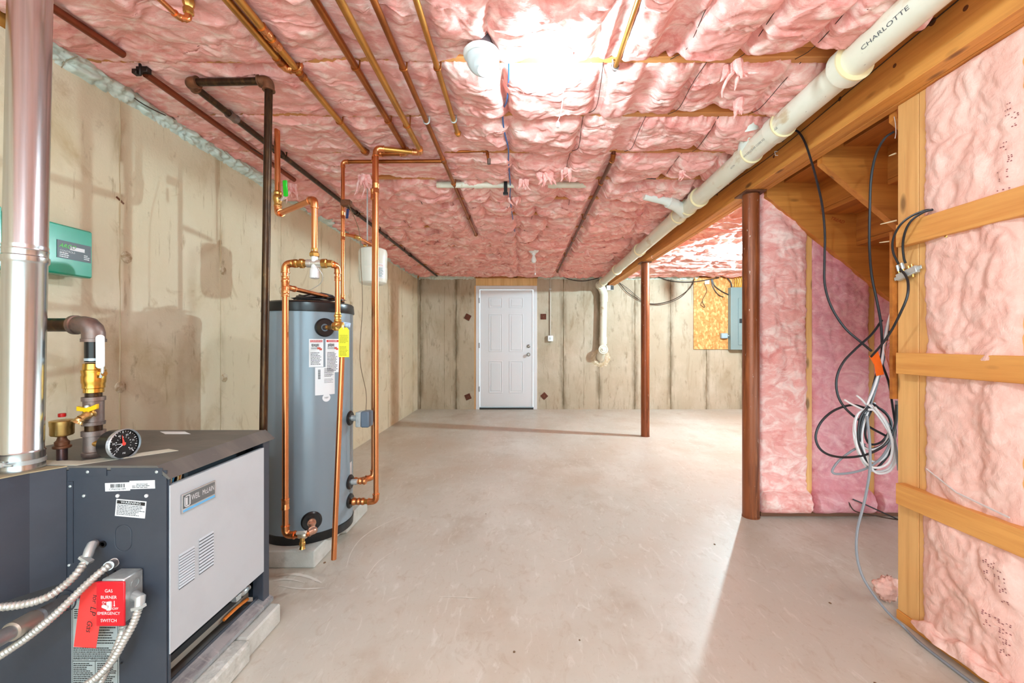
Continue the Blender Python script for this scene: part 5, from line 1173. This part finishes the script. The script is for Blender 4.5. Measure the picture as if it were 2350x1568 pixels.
for k in range(25):
    a = math.radians(225-k*270/24); r0 = GR*(.72 if k % 3 == 0 else .79)
    ca, sa = math.cos(a), math.sin(a); t_ = .0006 if k % 3 else .0012; dx, dy = -sa*t_, ca*t_
    mb.add([S(ca*r0-dx, sa*r0-dy, -.001), S(ca*GR*.86-dx, sa*GR*.86-dy, -.001), S(ca*GR*.86+dx, sa*GR*.86+dy, -.001), S(ca*r0+dx, sa*r0+dy, -.001)], [(0,1,2,3)])
    if k % 2 == 0:
        r0 = GR*.42; mb.add([S(ca*r0-dx, sa*r0-dy, -.001), S(ca*GR*.49-dx, sa*GR*.49-dy, -.001), S(ca*GR*.49+dx, sa*GR*.49+dy, -.001), S(ca*r0+dx, sa*r0+dy, -.001)], [(0,1,2,3)])
obj('tick_marks', mb, white, ga, smooth=False, fix=False)
for n_, k in (('0', 0), ('20', 5), ('40', 10), ('60', 14), ('75', 19), ('100', 24)):
    a = math.radians(225-k*270/24); text('dial_number', n_, S, math.cos(a)*GR*.6, math.sin(a)*GR*.6, .0075, white, ga, w=-.0005, align='CENTER')
text('dial_number', 'PSI', S, 0, -GR*.62, .007, white, ga, w=-.0005, align='CENTER')
def hand(a, l, wd, mat, nm):
    ca, sa = math.cos(a), math.sin(a)
    return obj(nm, MB().prism([S(ca*l, sa*l, .0005), S(-sa*wd, ca*wd, .0005), S(-ca*l*.2, -sa*l*.2, .0005), S(sa*wd, -ca*wd, .0005)], S(0,0,.0006)-S(0,0,0)), mat, ga, smooth=False)
hand(math.radians(98), GR*.62, .0035, M('needle_red', (226, 66, 50), (), .5), 'red_needle'); hand(math.radians(212), GR*.74, .0014, white, 'white_needle'); hand(math.radians(172), GR*.6, .0012, white, 'white_needle')
obj('hub', MB().lathe(gc, gn, [(0,.0055),(.002,.005)], 16), MATS['needle_red'], ga)
# ---- teal controller on the left wall
XW = -1.722; xy = lambda px, py: (XW*F/(px-CX), H-(py-CY)/F*(XW*F/(px-CX)))
(y1, zt1), (_, zb1) = xy(214, 533), xy(214, 640)
tb_ = thing('zone_controller', 'teal-green zone control box on the left wall behind the flue', 'control box', (XW, 1.5, zb1))
y0_ = 1.385
cv = obj('cover', MB().box(XW-.05, XW, y0_, y1, zb1, zt1), tealm, tb_, bevel=.006)
obj('back_box', MB().box(XL+.001, XW-.05, y0_+.006, y1-.006, zb1+.006, zt1-.006), tealm, tb_, bevel=.003)
S = Flat((XW, 0, 0), (0,1,0), (0,0,1))
(ya1, za1), (yb1, zb_1) = xy(130, 549), xy(208, 603); (_, zc1) = xy(130, 592)
pn_ = obj('label_panel', slab(MB(), S, ya1, yb1, zc1+.003, za1-.0, 0, .0014), M('panel_black', (44, 40, 42), (), .35), tb_, smooth=False)
hL = za1-zc1; wL = yb1-ya1
obj('window', slab(MB(), S, ya1+wL*.36, ya1+wL*.80, zc1+hL*.56, zc1+hL*.76, .0014, .002), paper, pn_, smooth=False)
text('brand_print', 'ARGO', S, ya1+wL*.05, zc1+hL*.72, .020, lime, pn_, w=.002, shear=.4, squash=1.0)
text('panel_print', 'CONTROLS', S, ya1+wL*.07, zc1+hL*.44, .010, white, pn_, w=.002)
obj('fine_print', lines(lines(MB(), S, ya1+wL*.07, ya1+wL*.33, zc1+hL*.36, zc1+hL*.14, .007, .0032, .0014, R, 1, .008), S, ya1+wL*.78, ya1+wL*.95, zc1+hL*.42, zc1+hL*.16, .007, .003, .0014, R, 1, .008), white, pn_, smooth=False)
t = thing('zone_controller', 'second teal box only just visible left of the flue', 'control box', (XW, 1.36, zb1))
obj('cover', MB().box(XL+.001, XW, 1.25, 1.372, zb1-.02, zt1+.01), tealm, t, bevel=.006)
# ---- armoured conduits (ribbed), gas line, switch with red plate, red paper tag
def armour(t, pts, r, name='ribbed_conduit'):
    pts = smoothpts(pts, 10); L = [0]
    for i in range(1, len(pts)): L.append(L[-1]+(pts[i]-pts[i-1]).length)
    step = .0022; n = int(L[-1]/step); out = []; rr = []; j = 0
    for i in range(n+1):
        s = L[-1]*i/n
        while j < len(L)-2 and L[j+1] < s: j += 1
        f = (s-L[j])/max(1e-9, L[j+1]-L[j]); out.append(pts[j].lerp(pts[j+1], f)); rr.append(r*(1+.11*math.sin(2*PI*s/.0085)))
    # slanted ribs: shear the rings along the length
    mb = MB(); k = 14; mb.tube(out, rr, k)
    return obj(name, mb, M('armour', (206, 202, 196), (((176, 174, 168), (60, 60, 60), .5, .65, .5),), .34, .55), t)
cn = M('cast_connector', (200, 203, 203), (), .38, .55)
t = thing('armoured_cable', 'ribbed metal cable entering the boiler end highest, beside a black grommet', 'conduit', P(200, 1270, 1.19))
c0 = P(216, 1250, BY0)
armour(t, [P(197,1287,1.165), P(180,1312,1.14), P(150,1342,1.12), P(105,1372,1.09), P(50,1388,1.07), P(-20,1396,1.05)], .0095)
obj('angle_connector', MB().tube([P(218,1248,1.204), P(212,1251,1.188), P(206,1262,1.178), P(200,1280,1.168)], [.011,.0125,.012,.0115], 16).obox(P(198,1284,1.162), (.8,0,-.5), (0,1,0), (.5,0,.8), .016, .008, .004), cn, t)
t = thing('armoured_cable', 'ribbed metal cable crossing diagonally in front of the pale gas line', 'conduit', P(255, 1293, 1.19))
armour(t, [P(250,1298,1.17), P(225,1318,1.15), P(190,1350,1.13), P(130,1408,1.10), P(60,1465,1.08), P(-25,1522,1.06)], .0095)
obj('straight_connector', MB().lathe(P(262,1292,1.204), P(248,1300,1.168)-P(262,1292,1.204), [(0,.0135),(.005,.0135),(.006,.0115),(.03,.0115),(.034,.0125),(.04,.0125)], 14), cn, t)
# gas line
t = thing('gas_pipe', 'thick pale grey gas pipe entering the lower left of the boiler end', 'pipe', P(100, 1420, 1.15))
g0 = P(150, 1380, 1.203); g1 = P(-60, 1500, .98)
obj('pipe', MB().cyl(g0, g1, .0185, n=24), M('pale_pipe', (158, 158, 158), (((122,122,124), (20,20,20), .5, .7, .5),), .4, .6), t)
gd = (g1-g0).normalized(); obj('coupling', MB().lathe(g0+gd*.085, gd, [(0,.0195),(.003,.0235),(.06,.0235),(.064,.02)], 24), M('warm_coupling', (178, 168, 156), (), .4, .6), t)
obj('tape_ring', MB().lathe(g0+gd*.072, gd, [(0,.0192),(.012,.0195)], 24), MATS['joint_tape'], t)
obj('knock_out_ring', MB().lathe((g0.x, BY0-.0005, g0.z), (0,-1,0), [(0,.032),(.002,.032),(.002,.028),(0,.028)], 28, capa=False, capb=False), greyblue, t)
# switch box
sw = thing('emergency_switch', 'red emergency switch plate on a galvanised box on the boiler end', 'switch', (-1.135, 1.17, .36))
bx0, bx1, bz0, bz1, byf = -1.168, -1.104, .362, .485, 1.146
obj('switch_box', MB().box(bx0, bx1, byf, BY0-.0005, bz0, bz1), steel, sw, bevel=.003)
obj('knock_out_ring', MB().lathe((bx1+.0005, 1.178, bz1-.028), (1,0,0), [(0,.0125),(.001,.0125),(.001,.0112),(0,.0112)], 20, capa=False, capb=False), MATS['cast_connector'], sw)
px0 = P(222, 1335, 1.142); px1 = P(287, 1437, 1.142)
S = Flat((px0.x, 1.1455, px1.z), (1,0,0), (0,0,1)); w_, h_ = px1.x-px0.x, px0.z-px1.z
pl = obj('switch_plate', slab(MB(), S, 0, w_, 0, h_, 0, .006), redp, sw, bevel=.002)
for s_, v in (('GAS', .80), ('BURNER', .655), ('EMERGENCY', .295), ('SWITCH', .135)): text('plate_text', s_, S, w_*.46, h_*v, .0125 if s_ != 'EMERGENCY' else .0115, white, pl, w=.0065, align='CENTER', squash=.95)
text('plate_text', 'ON', S, w_*.22, h_*.54, .009, white, pl, w=.0065); text('plate_text', 'OFF', S, w_*.58, h_*.40, .009, white, pl, w=.0065, shear=.3)
obj('arrows', slab(MB(), S, w_*.645, w_*.665, h_*.47, h_*.58, .006, .0066).add([S(w_*.62, h_*.48, .0064), S(w_*.69, h_*.48, .0064), S(w_*.655, h_*.445, .0064)], [(0,1,2)]).add([S(w_*.24, h_*.43, .0064), S(w_*.30, h_*.43, .0064), S(w_*.27, h_*.465, .0064)], [(0,1,2)]), white, pl, smooth=False)
obj('toggle', MB().obox(S(w_*.50, h_*.475, .008), S.u, S.v, S.n, .006, .012, .004).obox(S(w_*.42, h_*.485, .014), S.u+S.n*.4, S.v, S.n-S.u*.4, .011, .0045, .003), white, pl, bevel=.002)
for v in (.725, .215): obj('plate_screw', MB().lathe(S(w_*.46, h_*v, .006), S.n, [(0,.003),(.0015,.0028),(.002,.001)], 10), MATS['red_cap'], pl)
t = thing('red_tag', 'red paper tag with handwriting hanging behind the emergency switch plate', 'tag', P(200, 1480, 1.17))
pts = [P(188,1340,1.16), P(241,1333,1.168), P(228,1440,1.160), P(220,1488,1.156), P(169,1485,1.150), P(180,1400,1.154)]
obj('paper', MB().prism(pts, (0,.0006,0)), redt, t, smooth=False)
S2 = Flat(P(219,1380,1.1535), P(205,1470,1.1495)-P(219,1380,1.1535), Vector((1,0,.15)))
text('handwriting', 'LP', Flat(P(214,1392,1.152), (-.12,0,-1), (1,0,-.12)), 0, 0, .024, inkb, t, w=.0, shear=.2)
text('handwriting', 'Gas', Flat(P(206,1424,1.149), (-.12,0,-1), (1,0,-.12)), 0, 0, .022, inkb, t, w=.0, shear=.2)
text('handwriting', 'for', Flat(P(219,1365,1.153), (-.12,0,-1), (1,0,-.12)), 0, 0, .020, inkb, t, w=.0, shear=.2)
obj('tie_wire', MB().tube(smoothpts([P(226,1340,1.155), P(232,1325,1.16), P(240,1312,1.165), P(252,1330,1.158)], 5), .0009, 5), wirem, t)
t = thing('armoured_cable', 'ribbed metal cable leaving the switch box, upper one of the pair', 'conduit', P(318, 1370, 1.17))
obj('angle_connector', MB().tube([P(300,1376,1.178), P(312,1366,1.172), P(322,1372,1.165), P(320,1392,1.160)], [.011,.0125,.0125,.0115], 16).obox(P(318,1394,1.156), (.9,0,.2), (0,1,0), (-.2,0,.9), .015, .008, .004), cn, t)
armour(t, [P(318,1398,1.158), P(306,1432,1.150), P(285,1470,1.140), P(255,1520,1.13), P(215,1560,1.12), P(150,1600,1.11)], .0092)
t = thing('armoured_cable', 'ribbed metal cable under the switch plate, lower one of the pair', 'conduit', P(283, 1440, 1.165))
armour(t, [P(284,1436,1.178), P(280,1455,1.170), P(266,1492,1.160), P(246,1535,1.15), P(220,1590,1.14)], .0092)
# ================================================================ CABLES AND SPLITTER BY THE STAIRS
sp = thing('cable_splitter', 'grey cable splitter screwed to the studs beside the stair opening', 'splitter', P(2085, 625, 1.66))
c = P(2083, 627, 1.672); c.x = 1.543; u = Vector((0,-1,.28)).normalized(); v = Vector((0,.28,1)).normalized()
c = Vector((1.538, 1.655, 1.418))
obj('splitter_body', MB().obox(c, u, v, (1,0,0), .044, .014, .009), M('splitter_grey', (206, 208, 206), (), .35, .5), sp, bevel=.002)
for k, s_ in ((-.032,1),(-.012,1),(.012,1),(.026,1),(-.005,-1),(.02,-1)):
    obj('terminal', MB().cyl(c+u*k+v*.012*s_, c+u*k+v*.026*s_, .0048, n=10), brass, sp)
for k in (-.05, .05): obj('mounting_ear', MB().obox(c+u*k, u, v, (1,0,0), .010, .007, .002), steel, sp, bevel=.001)
for k in (-.032,-.012): obj('plug', MB().cyl(c+u*k+v*.024, c+u*k+v*.05, .0062, n=10), steel, sp)
yy = 1.66
cable('black coax looping from over the blocking down to the splitter, outer loop', [P(2140,482,1.53), P(2120,484,1.56), P(2085,500,1.60), P(2062,522,1.63), P(2049,552,1.66), P(2050,580,1.68), P(2062,606,1.69)], .0042, rubber)
cable('black coax looping from over the blocking down to the splitter, inner loop', [P(2140,481,1.53), P(2118,488,1.555), P(2092,506,1.585), P(2078,530,1.61), P(2072,560,1.64), P(2074,590,1.655), P(2078,604,1.66)], .0042, rubber)
cable('grey-black cable from the splitter down into the hanging bundle', [P(2066,618,1.69), P(2078,632,1.64), P(2084,650,1.61), P(2082,680,1.60), P(2068,715,1.62), P(2045,760,1.67), P(2020,795,1.72), P(1998,820,1.79)], .0046, rubber)
t = thing('cable_connector', 'black and brass connector under the end of the upper blocking', 'connector', P(2165, 530, 1.52))
cc = Vector((1.53, 1.49, 1.545)); obj('body', MB().obox(cc, (0,1,.1), (1,0,0), (0,-.1,1), .016, .012, .012), black, t, bevel=.002)
for a, b in ((.02,.006),(.02,-.008),(-.014,.012),(.004,-.016)): obj('terminal', MB().cyl(cc+Vector((0,a,b)), cc+Vector((-.002,a*1.7,b*1.5)), .0045, n=8), brass, t)
cable('black cable hanging from the beam in a long curve left of the stairs', [P(1795,325,2.25), P(1812,306,2.2), P(1828,300,2.17), P(1845,322,2.13), P(1862,370,2.08), P(1878,430,2.02), P(1888,480,1.98), P(1893,540,1.96), P(1892,600,1.95), P(1893,655,1.94), P(1908,705,1.92), P(1938,752,1.90), P(1975,785,1.86), P(2000,806,1.82)], .0052, rubber, cat='cable')
cable('black cable stapled at the top of the corner stud, curving down under the stairs', [P(2052,302,1.76), P(2030,318,1.78), P(2010,355,1.82), P(1999,410,1.86), P(1996,480,1.88), P(1995,560,1.88), P(2000,630,1.86), P(2012,690,1.84), P(2021,740,1.83), P(2024,800,1.82), P(2018,840,1.80), P(2005,900,1.80)], .0052, rubber)
cable('thin white tie hanging from the staple at the stud top', [P(2052,268,1.75), P(2055,285,1.74), P(2056,305,1.74), P(2054,318,1.74)], .0012, cabw)
for i, (a, b, c_, d) in enumerate(((2040,358,2056,352), (2020,515,2058,506), (2018,557,2058,552))):
    pa, pb = P(a, b, 1.775), P(c_, d, 1.745)
    setp(obj('wood_splinter', MB().tube([pa, (pa+pb)/2, pb], [.0015,.003,.0035], 6), M('pale_splinter', (230, 206, 166), (), .6)), ('pale nail-like splinter sticking out of the corner stud, topmost', 'pale splinter sticking out of the corner stud, middle one', 'pale splinter sticking out of the corner stud, lowest')[i], 'splinter')
def C_(pp, Y0, Y1=None):
    n = len(pp); Y1 = Y0 if Y1 is None else Y1
    return [P(a, b, Y0+(Y1-Y0)*i/(n-1)) for i, (a, b) in enumerate(pp)]
cable('dark cable swinging left of the bundle in a wide S', C_([(2024,735),(2000,768),(1965,800),(1935,832),(1920,868),(1922,905),(1938,935),(1968,962),(2000,983),(2035,1002),(2050,1015)], 1.86, 1.80), .005, rubber)
cable('large dark loop standing out to the left of the bundle', C_([(1985,936),(1955,930),(1915,942),(1885,968),(1872,1000),(1880,1028),(1905,1045),(1945,1050),(1990,1043),(2030,1022),(2050,990),(2056,960),(2057,930)], 1.84, 1.76), .005, rubber)
cable('grey lower loop reaching left below the large dark loop', C_([(1985,1020),(1955,1035),(1925,1058),(1910,1080),(1920,1088),(1960,1084),(1995,1072),(2025,1048),(2042,1015),(2040,985)], 1.83, 1.77), .0048, cabg)
wh = [[(1998,935),(1970,950),(1962,985),(1975,1020),(2000,1032),(2030,1018),(2040,985),(2020,950),(1998,935)],
      [(2000,930),(1966,955),(1960,1000),(1975,1050),(2000,1080),(2035,1078),(2052,1050),(2050,1015),(2030,970),(2000,930)],
      [(1990,932),(1976,960),(1975,1000),(1985,1040),(2005,1060),(2030,1050),(2042,1020),(2045,1000),(2028,960),(1995,930)],
      [(1994,940),(1982,975),(1978,1010),(1990,1055),(2010,1085),(2040,1082),(2055,1058),(2056,1030),(2036,985),(2008,945),(1994,940)],
      [(2008,925),(1985,950),(1970,990),(1966,1020),(1986,1062),(2012,1074),(2040,1060),(2048,1020),(2035,975),(2008,935)]]
for i, w_ in enumerate(wh):
    cable(('outermost left white coil of the hanging bundle', 'longest white coil reaching lowest in the bundle', 'white coil through the middle of the hanging bundle', 'white coil swinging rightmost toward the stud', 'white coil starting highest in the hanging bundle')[i], C_(w_, 1.80+.012*(i % 3), 1.79-.008*i), .0048, cabw, group='white coils of the hanging cable bundle')
bk = [[(1996,930),(1974,960),(1970,1010),(1985,1050),(2000,1078),(2022,1065),(2046,1030),(2046,990),(2024,955),(1996,930)],
      [(2000,925),(1980,960),(1974,1005),(1990,1030),(2020,1024),(2044,998),(2040,960),(2015,935),(2000,925)],
      [(2004,932),(1990,965),(1986,1000),(1998,1020),(2026,1012),(2046,975),(2030,945),(2004,932)]]
for i, w_ in enumerate(bk):
    cable('coiled black cable in the hanging bundle', C_(w_, 1.785+.01*i, 1.80), .0046, rubber, group='black coils of the hanging cable bundle')
for i, (pp, m_) in enumerate((([(2050,700),(2040,735),(2030,790),(2024,830),(2010,880),(1990,930)], cabw), ([(2055,690),(2035,750),(2028,800),(2018,850),(2000,900),(1984,950)], cabg), ([(2046,720),(2034,770),(2030,815),(2016,870),(2003,915),(1992,945)], cabg), ([(2040,760),(2026,810),(2008,870),(1996,925)], rubber))):
    cable(('white strand running down the middle into the bundle', 'grey strand running down into the bundle, leftmost', 'grey strand running down into the bundle, right of the white one', 'short black strand running down into the bundle')[i], C_(pp, 1.80+.01*i, 1.79), .0046, m_)
cable('black cable dropping right of the orange tape to the bottom of the coils', C_([(2024,835),(2040,880),(2048,930),(2055,985),(2050,1040)], 1.80, 1.80), .0046, rubber)
cable('grey cable close along the stud edge', C_([(2057,920),(2058,960),(2052,995),(2058,1040),(2062,1080)], 1.78, 1.765), .005, cabg)
cable('white stub of cable poking out of the coil top, left', C_([(1938,918),(1955,928),(1980,940)], 1.80), .004, cabw)
cable('white stub of cable poking out of the coil top, upper', C_([(1966,908),(1978,918),(1990,932)], 1.80), .004, cabw)
cable('long grey cable trailing from the bundle to the floor and along the wall foot',
      [P(1990,955,1.78), P(1996,1020,1.77), P(1996,1080,1.76), P(1984,1150,1.75), P(1968,1215,1.73), P(1966,1270,1.71), P(1978,1320,1.69), P(2005,1365,1.67), P(2040,1408,1.655), P(2075,1440,1.645), Vector((1.50,1.56,.006)), Vector((1.497,1.42,.006)), Vector((1.50,1.2,.006)), Vector((1.50,.9,.006))], .0052, cabg)
cable('thin dark wire lying on the floor along the inner wall plate', [P(1957,1146,2.64), P(1985,1158,2.62), P(2020,1174,2.58), P(2064,1194,2.52), P(2100,1210,2.5)], .004, rubber)
cable('thin dark wire curling on the floor behind the corner stud', [P(1945,1148,2.66), P(1960,1172,2.64), P(1990,1180,2.6), P(2040,1190,2.55), P(2075,1195,2.5)], .0035, wirem)
t = thing('orange_tape', 'bright orange tape flag wrapped round the cable bundle', 'tape', P(2015, 860, 1.79))
obj('tape', MB().prism([P(1996,818,1.785), P(2015,806,1.785), P(2025,840,1.782), P(2029,860,1.78), P(2012,863,1.78), P(2008,838,1.785)], (0,.004,0)), orange, t, smooth=False)
# copper telephone wires frayed by the stud
for i in range(5):
    setp(obj('bare_wire', MB().tube(smoothpts([P(2050,775+i*6,1.76), P(2030+i*4,790+i*6,1.77), P(2032+i*3,815+i*5,1.77), P(2042,845+i*4,1.77)], 5), .0012, 5), M('salmon_wire', (214, 120, 96), (), .5)), 'frayed thin salmon wire beside the corner stud', 'wire', 'frayed salmon wires')
# scrap of wool on the floor behind the stud
t = thing('wool_scrap', 'small scrap of pink wool on the floor behind the corner stud', 'wool', P(2052, 1370, 1.78))
gu, gv = np.meshgrid(np.linspace(0, PI, 24), np.linspace(0, 2*PI, 32), indexing='ij')
rr = .05*(1+.3*pn(gu*2, np.cos(gv)*2, 3)+.2*pn(gu*6, np.sin(gv)*5, 9)); cw_ = Vector((1.60, 1.82, .04))
grid_obj('wool', cw_.x+rr*np.sin(gu)*np.cos(gv), cw_.y+rr*.7*np.sin(gu)*np.sin(gv), cw_.z+rr*1.0*np.cos(gu)+.02, woolw, t)
